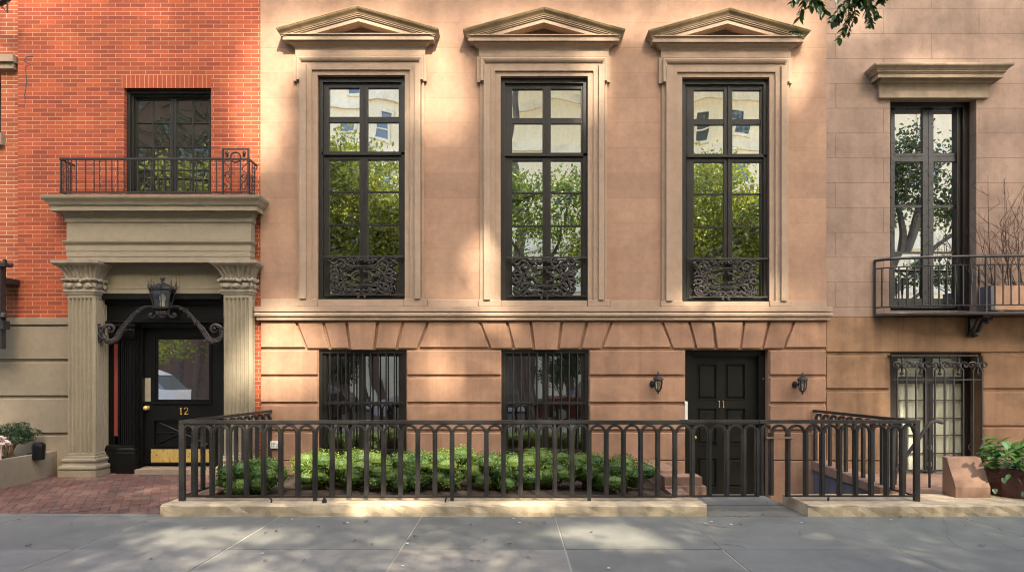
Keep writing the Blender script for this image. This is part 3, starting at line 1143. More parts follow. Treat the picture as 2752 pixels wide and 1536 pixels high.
r.box(ex(255), ex(600), .13, .38, Z(866, .13), Z(862.5, .15))
r.box(ex(255), ex(600), .20, .38, Z(879, .2), Z(866, .13) - .001)
ztop = Z(879, .2) - .001
# jamb panels, reeded black pilaster with base and cap
r.box(ex(255), X(306, .2), .22, .38, .05, ztop)
r.box(X(316.5, .2), X(322, .2), .20, .38, .05, ztop)
px0, px1 = X(322.5, .12), X(359, .12)
for k in range(6):
    a = px0 + .02 + (px1 - px0 - .04) * k / 6
    b_ = px0 + .02 + (px1 - px0 - .04) * (k + .62) / 6
    r.box(a, b_, .118, .14, Z(1198, .12), Z(918, .12))
r.box(px0, px1, .14, .38, Z(1205, .12), ztop)
r.molding(px0, px1, .12, .36, [(.0, Z(1196, .1)), (.012, Z(1198, .1)), (.012, Z(1203, .1)), (.03, Z(1207, .1)), (.03, Z(1214, .1)), (.036, Z(1217, .1)), (.036, .075), (.0, .07)])
r.molding(X(287, .16), X(318, .16), .16, .36, [(.0, Z(1196, .14)), (.01, Z(1199, .14)), (.02, Z(1207, .14)), (.02, Z(1214, .14)), (.026, .076), (.0, .07)])
r.molding(px0, px1, .12, .36, [(.0, Z(868, .08)), (.05, Z(870, .08)), (.05, Z(876, .08)), (.025, Z(884, .09)), (.035, Z(892, .08)), (.02, Z(905, .09)), (.0, Z(910, .1))])
for k in range(5):
    r.ball((px0 + (px1 - px0) * (k + .5) / 5, .09, Z(887, .1)), .024, 7, jit=.2)
r.box(X(359.5, .2), X(372, .2), .18, .38, .06, ztop)
r.box(X(372.5, .24), X(385, .26), .24, .38, .06, ztop)
r.box(X(574, .26), X(588, .24), .24, .38, .10, ztop)
r.box(X(588.5, .2), X(604, .2), .16, .38, .10, ztop)
r.build('door_surround', M['black'], brick)
rs = MB()
rs.box(X(306.3, .2), X(316.2, .2), .205, .38, Z(1171, .2), Z(924, .2))
rs.build('red_side_strip', M['red'], brick)
th = MB()
th.box(X(370, .1), X(600, .1), .02, .38, .02, Z(1259, .1))
th.box(X(378, .3), X(600, .3), .24, .40, Z(1259, .1) + .0005, Z(1253, .28))
th.build('threshold', M['grey_trim'], brick)

def door_twelve():
    y = yd
    dx = lambda px: X(px, y)
    dz = lambda py: Z(py, y)
    p = MB()
    gx0, gx1, gz0, gz1 = dx(423), dx(562), dz(1072.5), dz(912)
    ax0, ax1, az0, az1 = dx(416), dx(560), dz(1195), dz(1130)
    p.sheet(dx(385.5), dx(573.5), dz(1247), dz(879), [(gx0, gx1, gz0, gz1), (ax0, ax1, az0, az1)], y, y + .03)
    p.frame(gx0 - .045, gx1 + .045, gz0 - .05, gz1 + .045, .018, .018, .018, .018, y - .018, y)
    p.frame(gx0 - .02, gx1 + .02, gz0 - .02, gz1 + .02, .02, .02, .02, .02, y - .008, y + .005)
    p.box(gx0 - .06, gx1 + .06, y - .03, y, gz0 - .065, gz0 - .051)
    p.frame(ax0 - .02, ax1 + .02, az0 - .02, az1 + .02, .02, .02, .02, .02, y - .016, y + .005)
    p.box(ax0 - .035, ax1 + .035, y - .022, y, az1 + .021, az1 + .035)
    p.box(ax0, ax1, y + .022, y + .03, az0, az1)
    cxm, czm = (ax0 + ax1) / 2, (az0 + az1) / 2
    for a, b_ in (((ax0, az0), (ax1, az1)), ((ax0, az1), (ax1, az0))):
        p.tube([(a[0], y + .012, a[1]), (b_[0], y + .012, b_[1])], .013, 4)
    p.tube([(ax0, y + .014, czm), (ax1, y + .014, czm)], .009, 4)
    p.tube([(cxm, y + .014, az0), (cxm, y + .014, az1)], .009, 4)
    door = p.build('door', M['black'], brick)
    g = MB()
    g.quad((gx0, y + .012, gz0), (gx1, y + .012, gz0), (gx1, y + .012, gz1), (gx0, y + .012, gz1))
    g.build('glass', M['glass_door'], door)
    k = MB()
    k.prism([(dx(406), dz(1241)), (dx(562), dz(1241)), (dx(562), dz(1206)), (dx(406), dz(1206))], y - .004, y + .01)
    k.build('kick_plate', M['brass'], door)
    k = MB()
    k.prism([(dx(389.5), dz(1078)), (dx(405), dz(1078)), (dx(405), dz(1015)), (dx(389.5), dz(1015))], y - .006, y + .01, .002)
    k.build('push_plate', M['steel'], door)
    k = MB()
    kc = (dx(397), y - .055, dz(1095))
    k.ball(kc, .038, 14, sy=.85)
    k.tube([(kc[0], y - .03, kc[2]), (kc[0], y + .004, kc[2])], [.016, .036], 12)
    k.build('knob', M['brass'], door)
    n = MB()
    zt, zb = dz(1094.5), dz(1112.5)
    x = dx(486.5)
    n.tube([(x - .012, y - .003, zt - .016), (x, y - .003, zt), (x, y - .003, zb)], .0075, 6)
    n.tube([(x - .014, y - .003, zb), (x + .014, y - .003, zb)], .005, 6)
    x = dx(500.5)
    hgt = zt - zb
    two = [(-.026, .76), (-.022, .92), (0, 1.0), (.022, .9), (.026, .74), (.016, .52), (-.004, .3), (-.026, .03), (.028, .03), (.03, .16)]
    n.tube(smooth_path([(x + a, y - .003, zb + hgt * q) for a, q in two[:8]], 3), .0065, 6)
    n.tube([(x + a, y - .003, zb + hgt * q) for a, q in two[7:]], .0065, 6)
    n.build('numeral', M['gold'], door)
door_twelve()

# ================================================================== neighbour at the picture's edge
nb = thing('neighbour_house', 'sliver of a darker red brick house beyond the brick pilaster', 'house', (-8.0, 0.1, 0))
w = MB()
w.sheet(-13.0, BX0 - .002, Z(853, .1), ZTOP, [(-9.4, X(3, .1), Z(356, .1), Z(196, .1)), (-12.0, -10.6, Z(356, .1), Z(196, .1))], .10, .4)
w.build('wall', M['brick_dark'], nb)
w = MB()
w.sheet(-13.0, -8.61, ZBOT, Z(853, .1), [], .10, .4)
w.build('stucco_base', M['taupe'], nb)
w = MB()
w.box(-9.5, X(37, 0), -.02, .12, Z(166, 0), Z(147, 0))
w.box(-9.45, X(33, 0), 0.02, .12, Z(182, 0), Z(166.5, 0))
w.box(-9.5, X(6, .05), 0.03, .12, Z(385, 0), Z(355, 0))
w.build('window_lintel', M['grey_trim'], nb)
w = MB()
w.box(-12.9, -7.9, .42, 7, -.6, ZTOP)
w.build('rear_block', M['inside'], nb)

# ================================================================== grey brownstone
grey = thing('grey_brownstone_house', 'greyish brownstone house with a stone hood over its tall balcony window', 'house', (6.3, 0.05, 0))
YG = 0.02
GX0, GX1 = BROWN_R + .004, 11.5
GW = (X(2392.5, YG), X(2624, YG), Z(835, YG), Z(264, YG))
GD = (X(2396, YG), X(2642, YG), -.2, Z(947, YG))
GW2 = (9.6, 10.8, GW[2], GW[3])
w = MB()
w.sheet(GX0, GX1, Z(850, YG), ZTOP, [GW, GW2], YG, .42)
w.build('wall', M['grey_brownstone'], grey)
w = MB()
w.sheet(GX0, GX1, ZBOT, Z(850, YG) - .0005, [GD], YG + .03, .46)
w.prism([(GX0, Z(945, YG)), (GX1, Z(945, YG)), (GX1, Z(851, YG)), (GX0, Z(851, YG))], YG, YG + .05, .008)
for t, b_ in ((955, 1043), (1053, 1143), (1149, 1236), (1239, 1480)):
    for a, c in ((2223, 2394), (2644, 3300)):
        w.prism([(X(a), Z(b_, YG)), (X(c), Z(b_, YG)), (X(c), Z(t, YG)), (X(a), Z(t, YG))], YG, YG + .06, .009)
w.build('rusticated_base', M['grey_brownstone_base'], grey)
bk = MB()
bk.box(GX0, GX1, .62, 7.5, -.6, ZTOP)
bk.build('rear_block', M['inside'], grey)
# hood
h = MB()
hl, hr = X(2363.5, -.03), X(2655, -.03)
h.molding(hl, hr, -.03, .06, [(0.0, Z(221, -.03)), (0.0, Z(259.5, -.03)), (.008, Z(260, -.03)), (.008, Z(263, -.03))])
pr = [(.0, Z(167.5, -.25)), (.195, Z(169, -.25)), (.195, Z(173, -.25))] + cyma(.192, Z(174, -.25), .14, Z(187, -.2), 6) + [(.13, Z(188, -.2)), (.13, Z(191, -.2)), (.118, Z(191.5, -.2)), (.118, Z(194, -.2)), (.10, Z(194.5, -.18)), (.10, Z(207.5, -.18)), (.03, Z(208.5, -.1)), (.02, Z(219, -.08)), (.0, Z(222, -.06))]
h.molding(hl - .0, hr + .02, -.07, .06, pr)
h.build('window_hood', M['grey_trim'], grey)
# window
f = MB()
f.frame(GW[0], GW[1], GW[2], GW[3], .012, .10, .075, .03, .16, .4)
f.box(GW[1] - .16, GW[1] - .1005, .2, .4, GW[2] + .031, GW[3] - .076)
win = f.build('window', M['brown_frame'], grey)
ys = .25
wx = lambda px: X(px, ys)
wz = lambda py: Z(py, ys)
g = MB()
cols = [(2402.5, 2478), (2506.5, 2582)]
rowsz = [(413, 296), (551, 435), (676, 557.5), (802, 681.5)]
g.box(wx(2392), wx(2402.5), ys - .02, ys + .03, wz(828), wz(282))
g.box(wx(2478), wx(2491.5), ys - .02, ys + .03, wz(828), wz(282))
g.box(wx(2493), wx(2506.5), ys - .02, ys + .03, wz(828), wz(282))
g.box(wx(2491.5), wx(2493), ys - .008, ys + .03, wz(828), wz(282))
g.box(wx(2582), wx(2597), ys - .02, ys + .03, wz(828), wz(282))
for a, b_ in cols:
    for (r0, r1) in ((296, 282), (420.5, 413), (435, 422), (557.5, 551), (681.5, 676), (828, 802)):
        dpt = .02 if r0 - r1 > 7 else .006
        g.box(wx(a), wx(b_), ys - dpt, ys + .03, wz(r0), wz(r1))
g.build('sash', M['grey_frame'], win)
gl = MB()
rr = random.Random(9)
for a, b_ in cols:
    for (r0, r1) in rowsz:
        k1, k2 = rr.uniform(-.001, .001), rr.uniform(-.001, .001)
        gl.quad((wx(a), ys + .01 - k1 - k2, wz(r0)), (wx(b_), ys + .01 + k1 - k2, wz(r0)), (wx(b_), ys + .01 + k1 + k2, wz(r1)), (wx(a), ys + .01 - k1 + k2, wz(r1)))
gl.build('glass', M['glass_grey'], win)
# french window of the basement
ys = .34
wx = lambda px: X(px, ys)
wz = lambda py: Z(py, ys)
f = MB()
zb = .02
f.box(X(2396, YG) + .001, wx(2402), .24, .5, zb, GD[3])
f.box(wx(2589), wx(2604), .28, .5, zb, wz(962))
f.box(wx(2604.5), X(2642, YG) - .001, .40, .5, zb, GD[3])
f.box(wx(2402), wx(2604), .28, .5, wz(962), GD[3])
f.box(wx(2402), wx(2589), .32, .37, wz(1030), wz(1012))
win = f.build('french_window', M['brown_frame'], grey)
g = MB()
leaves = [(2402, 2485.5), (2505.5, 2588.5)]
g.box(wx(2485.5), wx(2495), ys - .015, ys + .03, zb, wz(1030))
g.box(wx(2496), wx(2505.5), ys - .015, ys + .03, zb, wz(1030))
g.box(wx(2495), wx(2496), ys - .005, ys + .03, zb, wz(1030))
g.box(wx(2485.5), wx(2505.5), ys - .015, ys + .03, wz(1012), wz(962.2))
for a, b_ in leaves:
    g.box(wx(a), wx(b_), ys - .015, ys + .03, zb, wz(1295))
    for pz in (1075, 1122, 1168, 1217, 1264):
        g.box(wx(a), wx(b_), ys - .002, ys + .02, wz(pz + 1), wz(pz - 1))
g.build('sash', M['brown_frame'], win)
gl = MB()
for a, b_ in leaves:
    gl.quad((wx(a), ys + .012, wz(1295)), (wx(b_), ys + .012, wz(1295)), (wx(b_), ys + .012, wz(1030)), (wx(a), ys + .012, wz(1030)))
    gl.quad((wx(a), ys + .012, wz(1012)), (wx(b_), ys + .012, wz(1012)), (wx(b_), ys + .012, wz(962)), (wx(a), ys + .012, wz(962)))
gl.build('glass', M['glass_french'], win)
cu = MB()
n = 64
x0, x1 = wx(2396), wx(2600)
vs = []
for k in range(n + 1):
    t = k / n
    yy = ys + .045 + .016 * math.sin(t * 40) + .008 * math.sin(t * 71 + 1)
    xx = x0 + (x1 - x0) * t
    vs += [(xx, yy, 0.03), (xx, yy, wz(1020))]
cu.add(vs, [(2 * k, 2 * k + 2, 2 * k + 3, 2 * k + 1) for k in range(n)])
cu.build('curtain', M['curtain'], win, smooth=True)
sh = MB()
sh.quad((x0, ys + .035, wz(1018)), (x1, ys + .035, wz(1018)), (x1, ys + .035, wz(955)), (x0, ys + .035, wz(955)))
for pz in (985, 993, 1003):
    sh.box(x0, x1, ys + .03, ys + .034, wz(pz + .7), wz(pz))
sh.build('roller_shade', M['plate_shade'], win)
for px in (2500, 2500):
    pass
for pz in (1200, 1246):
    hd = MB()
    hd.tube([(wx(2495) + .028 * math.cos(a), ys - .03, wz(pz) + .05 * math.sin(a)) for a in [i * math.pi / 8 for i in range(17)]], .005, 5)
    hd.build('ring_handle', M['steel'], win)
hd = MB()
hd.tube([(wx(2603) + .05 * math.cos(a), ys - .07, wz(1199) + .052 * math.sin(a)) for a in [i * math.pi / 8 for i in range(17)]], .005, 5)
hd.build('ring_handle', M['steel'], win)

# ================================================================== metalwork on the houses
def zoomer(ox, oy, k, y):
    return lambda p, dy=0.0: (X(ox + p[0] / k, y), y + dy, Z(oy + p[1] / k, y))


# ---- scrolled guards before the parlour windows
GUARD = [
    # (points of one half in a 9-fold enlargement, radius in enlarged pixels, mirrored)
    ([(690, 637), (725, 590), (770, 540), (850, 478), (950, 428), (1060, 406), (1237, 404)], 16),
    ([(690, 637), (725, 690), (770, 735), (850, 800), (960, 848), (1060, 862), (1237, 866)], 16),
    ([(735, 637), (800, 560), (880, 500), (970, 460), (1070, 440), (1237, 438)], 9),
    ([(735, 637), (800, 715), (880, 775), (970, 818), (1070, 832), (1237, 834)], 9),
    ([(1180, 470), (1170, 530), (1090, 538), (1025, 578), (992, 640), (1012, 700), (1080, 742), (1150, 740), (1180, 780)], 24),
    ([(1000, 650), (930, 640), (860, 610), (800, 560)], 26), ([(930, 645), (860, 660), (790, 690)], 24), ([(860, 640), (850, 580), (880, 560)], 18),
    ([(690, 637), (660, 520), (610, 420), (605, 330), (680, 255), (760, 250), (830, 310), (845, 380), (800, 440), (720, 430), (690, 380), (735, 340), (790, 370)], 24),
    ([(690, 220), (790, 255), (860, 330), (930, 388), (1080, 400), (1160, 390)], 18),
    ([(430, 285), (500, 265), (540, 225), (620, 212), (700, 220)], 22), ([(470, 280), (540, 350), (600, 390)], 24), ([(500, 420), (560, 400), (600, 430)], 20),
    ([(680, 610), (610, 585), (550, 600), (490, 560), (505, 505), (580, 495), (640, 530), (655, 570)], 27),
    ([(680, 660), (610, 690), (550, 665), (485, 700), (505, 765), (580, 775), (640, 740), (655, 700)], 27),
    ([(690, 645), (655, 760), (600, 850), (600, 925), (655, 965), (740, 950), (790, 900), (850, 830)], 22),
    ([(540, 845), (500, 900), (505, 975), (560, 1040), (650, 1066), (740, 1050), (810, 1010)], 22), ([(540, 870), (560, 960), (620, 1010), (700, 1010)], 20),
    ([(850, 820), (780, 800), (700, 830), (690, 890), (740, 925), (790, 900), (780, 860)], 27),
    ([(800, 980), (880, 1050), (960, 1062), (1060, 1050), (1150, 1080)], 20), ([(830, 930), (920, 975), (1040, 960), (1140, 975), (1237, 1000)], 22), ([(850, 1000), (930, 1010), (1000, 1000), (1030, 1040)], 26), ([(900, 880), (1000, 890), (1040, 930)], 16),
    ([(870, 235), (930, 270), (990, 300), (1010, 250), (940, 215)], 27), ([(1040, 395), (1045, 330), (1050, 270), (1120, 230), (1237, 225)], 16), ([(1080, 300), (1110, 260), (1140, 300)], 16),
    ([(1145, 295), (1200, 215), (1237, 270)], 24), ([(1110, 1085), (1180, 1060), (1237, 1000)], 22), ([(1165, 1085), (1165, 1165)], 22),
]
GBALL = [(1165, 1150, 34), (1050, 345, 36), (760, 430, 34), (730, 380, 34), (900, 250, 40), (960, 290, 34), (490, 545, 34), (500, 720, 34), (560, 350, 34), (470, 285, 30), (840, 640, 34), (830, 600, 30), (700, 870, 34), (840, 985, 34), (930, 1000, 36), (1090, 1000, 30), (1180, 985, 34), (560, 1000, 30)]
def guard(cx, dy, label):
    yy = 0.012
    root = thing('window_guard', label, 'window guard', (X(cx), yy, Z(804 + dy)), 'cast iron guards before the parlour windows')
    ox = 840 + (cx - 971.5) + (-0.5)
    P = lambda p: (X(ox + p[0] / 8.986 - 5.3, yy), yy, Z(670 + dy + p[1] / 8.986, yy))
    m = MB()
    rr = random.Random(int(cx))
    for pts, r in GUARD:
        for mir in (False, True):
            q = [(2474 - a, b_) if mir else (a, b_) for a, b_ in pts]
            q = [P((a + rr.uniform(-6, 6), b_ + rr.uniform(-6, 6))) for a, b_ in q]
            sp = smooth_path(q, 3)
            rad = r / 8.986 / 180
            m.tube(sp, [rad * rr.uniform(.8, 1.25) for _ in sp], 6)
    for a, b_, r in GBALL:
        for mir in (False, True):
            q = P((2474 - a if mir else a, b_))
            m.ball((q[0], q[1] - .008, q[2]), r / 8.986 / 180, 7, jit=.25)
    m.build('scrollwork', M['ornate_iron'], root)
    b_ = MB()
    b_.box(X(cx - 101, yy), X(cx + 115.5, yy), yy - .018, yy + .012, Z(691 + dy, yy), Z(687 + dy, yy))
    b_.build('top_rail', M['ornate_iron'], root)
    b_ = MB()
    b_.box(X(cx - 99, yy), X(cx + 114, yy), yy - .012, yy + .012, Z(793.5 + dy, yy), Z(790 + dy, yy))
    b_.build('bottom_rail', M['ornate_iron'], root)
guard(971.5, 0, 'scrolled cast iron guard on the tall window nearest the red brick house')
guard(1462.5, 3, 'scrolled cast iron guard on the middle tall window of three')
guard(1949.5, 6, 'scrolled cast iron guard on the tall window above the black door')

# ---- security bars of the basement windows
def security_bars(i, label):
    a = LOW[i][0]
    off = a - 1347.5
    yy = 0.045
    P = lambda px: X(1320 + px / 4.23 + off, yy)
    q = lambda py: Z(900 + py / 4.23, yy)
    root = thing('security_grille', label, 'window bars', (X((LOW[i][0] + LOW[i][1]) / 2), yy, q(1340)), 'iron bars on the basement windows')
    b_ = MB()
    b_.box(P(165), P(1075), yy - .016, yy + .012, q(783), q(762))
    b_.build('cross_bar', M['frame'], root)
    for k, px in enumerate([247, 338, 430, 522, 620, 710, 798, 888, 983]):
        b_ = MB()
        b_.tube([(P(px), yy + .02, q(205)), (P(px), yy + .02, q(1345))], .0115, 8)
        b_.build('bar', M['frame'], root)
security_bars(0, 'vertical iron bars over the basement window beside the brick house')
security_bars(1, 'vertical iron bars over the middle basement window with wooden blinds')

# ---- lantern on scrolled arms over door 12
yl = -0.03
P = zoomer(100, 680, 4.155, yl)
lamp = thing('entrance_lantern', 'black crown-topped lantern on two scrolled iron arms above the door numbered 12', 'lantern', (X(437, yl), yl, Z(860, yl)))
S4 = 1 / 4.155 / (FPX / (D0 + yl))
cx = P((1398, 0))[0]
zl = lambda py: P((0, py))[2]
m = MB()
m.lathe([(.004, zl(258)), (.024, zl(264)), (.034, zl(285)), (.024, zl(305)), (.009, zl(312)), (.015, zl(322)), (.026, zl(328)), (.06, zl(338)), (.12, zl(360)), (.155, zl(380)), (.184, zl(395)), (.187, zl(404)), (.172, zl(412)), (.182, zl(420)), (.168, zl(428)), (.14, zl(429))], cx, yl, 8, rot=math.pi / 8)
for k in range(8):
    a = math.pi / 4 * k + math.pi / 8
    x, y = cx + .174 * math.cos(a), yl + .174 * math.sin(a)
    m.tube([(x, y, zl(405)), (x + .012 * math.cos(a), y + .012 * math.sin(a), zl(370)), (x + .004 * math.cos(a), y, zl(340)), (x + .016 * math.cos(a), y, zl(300))], [.017, .015, .009, .002], 5)
m.build('roof', M['iron'], lamp)
m = MB()
for k in range(8):
    a = math.pi / 4 * k + math.pi / 8
    m.tube([(cx + .166 * math.cos(a), yl + .166 * math.sin(a), zl(425)), (cx + .118 * math.cos(a), yl + .118 * math.sin(a), zl(602))], .008, 5)
m.lathe([(.11, zl(600)), (.125, zl(602)), (.125, zl(612)), (.115, zl(616)), (.12, zl(622)), (.085, zl(632)), (.05, zl(640)), (.03, zl(655)), (.02, zl(660))], cx, yl, 16)
m.build('cage', M['iron'], lamp)
t = NT('lantern_glass')
g1 = t.n('ShaderNodeBsdfGlossy'); g1.inputs['Roughness'].default_value = .08
g2 = t.n('ShaderNodeBsdfTransparent'); g2.inputs['Color'].default_value = (.8, .78, .7, 1)
mx = t.n('ShaderNodeMixShader'); mx.inputs[0].default_value = .22
t.l(g2.outputs[0], mx.inputs[1]); t.l(g1.outputs[0], mx.inputs[2]); t.l(mx.outputs[0], t.out.inputs['Surface'])
M['lantern_glass'] = t.m
m = MB()
m.lathe([(.160, zl(428)), (.114, zl(600))], cx, yl, 8, rot=math.pi / 8)
m.build('glass', M['lantern_glass'], lamp)
m = MB()
m.lathe([(.015, zl(598)), (.034, zl(592)), (.034, zl(540)), (.03, zl(535)), (.044, zl(520)), (.048, zl(495)), (.034, zl(470)), (.014, zl(452))], cx, yl, 10)
m.build('bulb', M['white'], lamp)
m = MB()
for k in range(9):
    a = math.pi * 2 * k / 9
    m.ball((cx + .055 * math.cos(a), yl + .045 * math.sin(a), zl(665)), .034, 7, sz=1.2, jit=.2)
    m.ball((cx + .03 * math.cos(a), yl + .03 * math.sin(a), zl(700)), .028, 7, sz=1.2, jit=.2)
m.ball((cx, yl, zl(722)), .02, 8)
m.build('acanthus_boss', M['ornate_iron'], lamp)
ARM = [(1330, 622), (1290, 604), (1240, 600), (1185, 615), (1130, 650), (1075, 705), (1010, 780), (955, 845), (915, 905), (880, 960), (830, 985), (775, 975), (738, 930), (728, 875), (750, 825), (800, 800), (845, 812), (858, 850), (830, 880), (795, 870), (790, 850)]
RAD = [11, 12, 13, 14, 16, 18, 24, 28, 32, 36, 36, 31, 28, 25, 22, 20, 17, 14, 12, 10, 8]
for mir in (False, True):
    f = (lambda p: (2796 - p[0], p[1])) if mir else (lambda p: p)
    m = MB()
    pts = smooth_path([P(f(p)) for p in ARM], 3)
    rs = []
    for i in range(len(ARM) - 1):
        for j in range(3):
            rs.append((RAD[i] + (RAD[i + 1] - RAD[i]) * j / 3) * S4 * random.uniform(.92, 1.1))
    rs.append(RAD[-1] * S4)
    m.tube(pts, rs, 7, flat=.6)
    # raised edges and foliage of the casting
    up = [P(f((p[0] - 10, p[1] - RAD[i] * .85)), -.022) for i, p in enumerate(ARM[:10])]
    m.tube(smooth_path(up, 3), 5 * S4, 5)
    for k in range(34):
        i = random.randint(3, 14)
        q = P(f((ARM[i][0] + random.uniform(-28, 28), ARM[i][1] + random.uniform(-24, 24))), -.02)
        m.ball(q, random.uniform(7, 13) * S4, 6, jit=.35)
    # small curls beside the boss
    c0 = P(f((1272, 688)))
    m.tube([(c0[0] + (.011 + .006 * a) * math.cos(a) * (-1 if mir else 1), yl, c0[2] + (.011 + .006 * a) * math.sin(a)) for a in [i * .45 for i in range(14)]], .012, 6)
    m.ball(c0, .018, 7)
    m.tube([P(f((1330, 622))), P(f((1335, 680))), P(f((1300, 720)))], [16 * S4, 14 * S4, 8 * S4], 6)
    m.ball(P(f((812, 842)), -.02), 18 * S4, 8)
    # wall rosette
    for k in range(9):
        m.ball(P(f((700 + random.uniform(-14, 18), 800 + k * 22)), .0), 19 * S4, 6, jit=.3)
    m.build('scroll_arm', M['ornate_iron'], lamp)

# ---- wall lanterns of door 11
def wall_lantern(px, py, label):
    yy = -0.13
    s = (FPX / (D0 + yy))
    x = X(px, yy)
    z = lambda d: Z(py + d, yy)
    root = thing('wall_lantern', label, 'lantern', (x, -0.02, z(30)), 'pair of black lanterns flanking the door')
    r = 1 / s
    m = MB()
    m.lathe([(1 * r, z(-23)), (2.5 * r, z(-20)), (1.5 * r, z(-18)), (3.4 * r, z(-15)), (2.6 * r, z(-13)), (5 * r, z(-12)), (10 * r, z(-8)), (14.5 * r, z(-4)), (15.2 * r, z(-2.5)), (13 * r, z(-1.5)), (11 * r, z(0))], x, yy, 20)
    m.build('cap', M['iron'], root, smooth=False)
    m = MB()
    for k in range(6):
        a = math.pi / 3 * k + .5
        m.tube([(x + 10 * r * math.cos(a), yy + 10 * r * math.sin(a), z(-1)), (x + 10.8 * r * math.cos(a), yy + 10.8 * r * math.sin(a), z(8)), (x + 8.6 * r * math.cos(a), yy + 8.6 * r * math.sin(a), z(21)), (x + 6.4 * r * math.cos(a), yy + 6.4 * r * math.sin(a), z(27))], 1.3 * r, 5)
    m.lathe([(7.6 * r, z(25)), (8 * r, z(27)), (5 * r, z(30)), (2 * r, z(32)), (2.6 * r, z(34)), (1 * r, z(37))], x, yy, 16)
    m.build('cage', M['iron'], root)
    m = MB()
    m.lathe([(9.6 * r, z(-1)), (10.2 * r, z(8)), (8.2 * r, z(20)), (6.4 * r, z(26))], x, yy, 18)
    m.build('glass', M['lantern_glass'], root, smooth=True)
    m = MB()
    for dz_, rr_ in ((5, 3.2), (12, 2.7), (18, 2.2)):
        m.ball((x, yy, z(dz_)), rr_ * r, 8)
    m.tube([(x, yy, z(26)), (x, yy, z(2))], 1.2 * r, 6)
    m.build('bulb', M['white'], root)
    m = MB()
    m.tube([(x - .06, .01, z(11)), (x - .065, -.05, z(12)), (x - .05, yy, z(8)), (x - 8 * r, yy, z(6))], .013, 7)
    m.prism([(x - .06 + .04 * math.cos(a), z(11) + .055 * math.sin(a)) for a in [i * math.pi / 8 for i in range(16)]], -.012, .03)
    m.build('bracket', M['iron'], root)
wall_lantern(1769, 1021, 'black wall lantern on the stone pier between the barred window and door 11')
wall_lantern(2157, 1022.5, 'black wall lantern between door 11 and the grey brownstone house')

# ---- railing on the doorway cornice
yr = -0.27
rx = lambda px: X(px, yr)
rz = lambda py: Z(py, yr)
rail = thing('cornice_railing', 'low iron balustrade with an ornamental end panel standing on the doorway cornice', 'railing', (rx(420), yr, rz(522)))
b_ = MB()
b_.box(rx(161), rx(598), yr - .014, yr + .014, rz(430), rz(424.5))
b_.build('top_rail', M['iron'], rail)
b_ = MB()
b_.box(rx(161), rx(668), yr - .01, yr + .01, rz(518), rz(515))
b_.build('bottom_rail', M['iron'], rail)
bal = [163, 171.5, 183, 192.5, 205, 230, 252.5, 268, 284.5, 300.5, 316.5, 333, 351, 370, 388, 406, 424.5, 441.5, 459.5, 478, 494.5, 511, 528.5, 546.5, 563, 581.5]
bm = MB()
bm.box(rx(300) - .0055, rx(300) + .0055, yr - .0055, yr + .0055, rz(514.8), rz(430.2))
proto = bm.build('baluster', M['iron'], rail)
proto.location.x += 0
x00 = rx(300)
for px in bal:
    c = proto.copy()
    COL.objects.link(c)
    c.parent = rail
    c.location.x = rx(px) - x00
bpy.data.objects.remove(proto)
pp = MB()
for px in (599, 667.5):
    pp.box(rx(px) - .012, rx(px) + .012, yr - .012, yr + .012, rz(522), rz(399))
pp.box(rx(599) + .0122, rx(667.5) - .0122, yr - .01, yr + .01, rz(402.5), rz(399))
pp.box(rx(599) + .0122, rx(667.5) - .0122, yr - .008, yr + .008, rz(430), rz(425.5))
for px in (621, 646):
    pp.box(rx(px) - .007, rx(px) + .007, yr - .006, yr + .006, rz(515), rz(430.2))
pp.tube([(rx(633.5) + .072 * math.cos(a), yr - .004, rz(423) + .072 * math.sin(a)) for a in [i * math.pi / 10 for i in range(21)]], .012, 6)
for px in (610, 656):
    pp.ball((rx(px), yr, rz(412)), .026, 8, sz=1.5, jit=.15)
    pp.ball((rx(px), yr, rz(419)), .02, 7, jit=.2)
K = zoomer(560, 380, 7.99, yr)
SC = [(440, 440), (420, 405), (360, 410), (350, 450), (400, 520), (460, 575), (440, 630), (370, 680), (350, 740), (390, 820), (460, 900), (480, 960), (450, 1020), (400, 1010), (375, 970), (410, 945)]
for mir in (False, True):
    f = (lambda p: (1186 - p[0], p[1])) if mir else (lambda p: p)
    pp.tube(smooth_path([K(f(p)) for p in SC], 3), .0065, 5)
    pp.tube([K(f((430, 705))), K(f((470, 745))), K(f((420, 800)))], .008, 5)
    pp.tube([K(f((340, 1075))), K(f((380, 1030)))], .007, 5)
    pp.ball(K(f((350, 725))), .018, 7)
    pp.ball(K(f((470, 745))), .018, 7)
    pp.ball(K(f((355, 915))), .016, 7)
pp.build('ornamental_panel', M['iron'], rail)
for px, nm in ((668.5, 'side_panel'), (162.5, 'side_panel')):
    sp = MB()
    x = rx(px)
    sp.box(x - .01, x + .01, yr + .015, .02, rz(430), rz(425))
    sp.box(x - .008, x + .008, yr + .015, .02, rz(518), rz(515))
    for k in range(3):
        y = yr + .03 + .085 * k
        sp.box(x - .006, x + .006, y - .006, y + .006, rz(515), rz(430.2))
    zc_ = rz(455)
    for q in range(3):
        zz_ = rz(445 + 24 * q)
        sp.tube([(x, yr + .15 + (.015 + .006 * a) * math.cos(a), zz_ + (.015 + .006 * a) * math.sin(a)) for a in [i * .5 for i in range(13)]], .007, 5)
    sp.build(nm, M['iron'], rail)

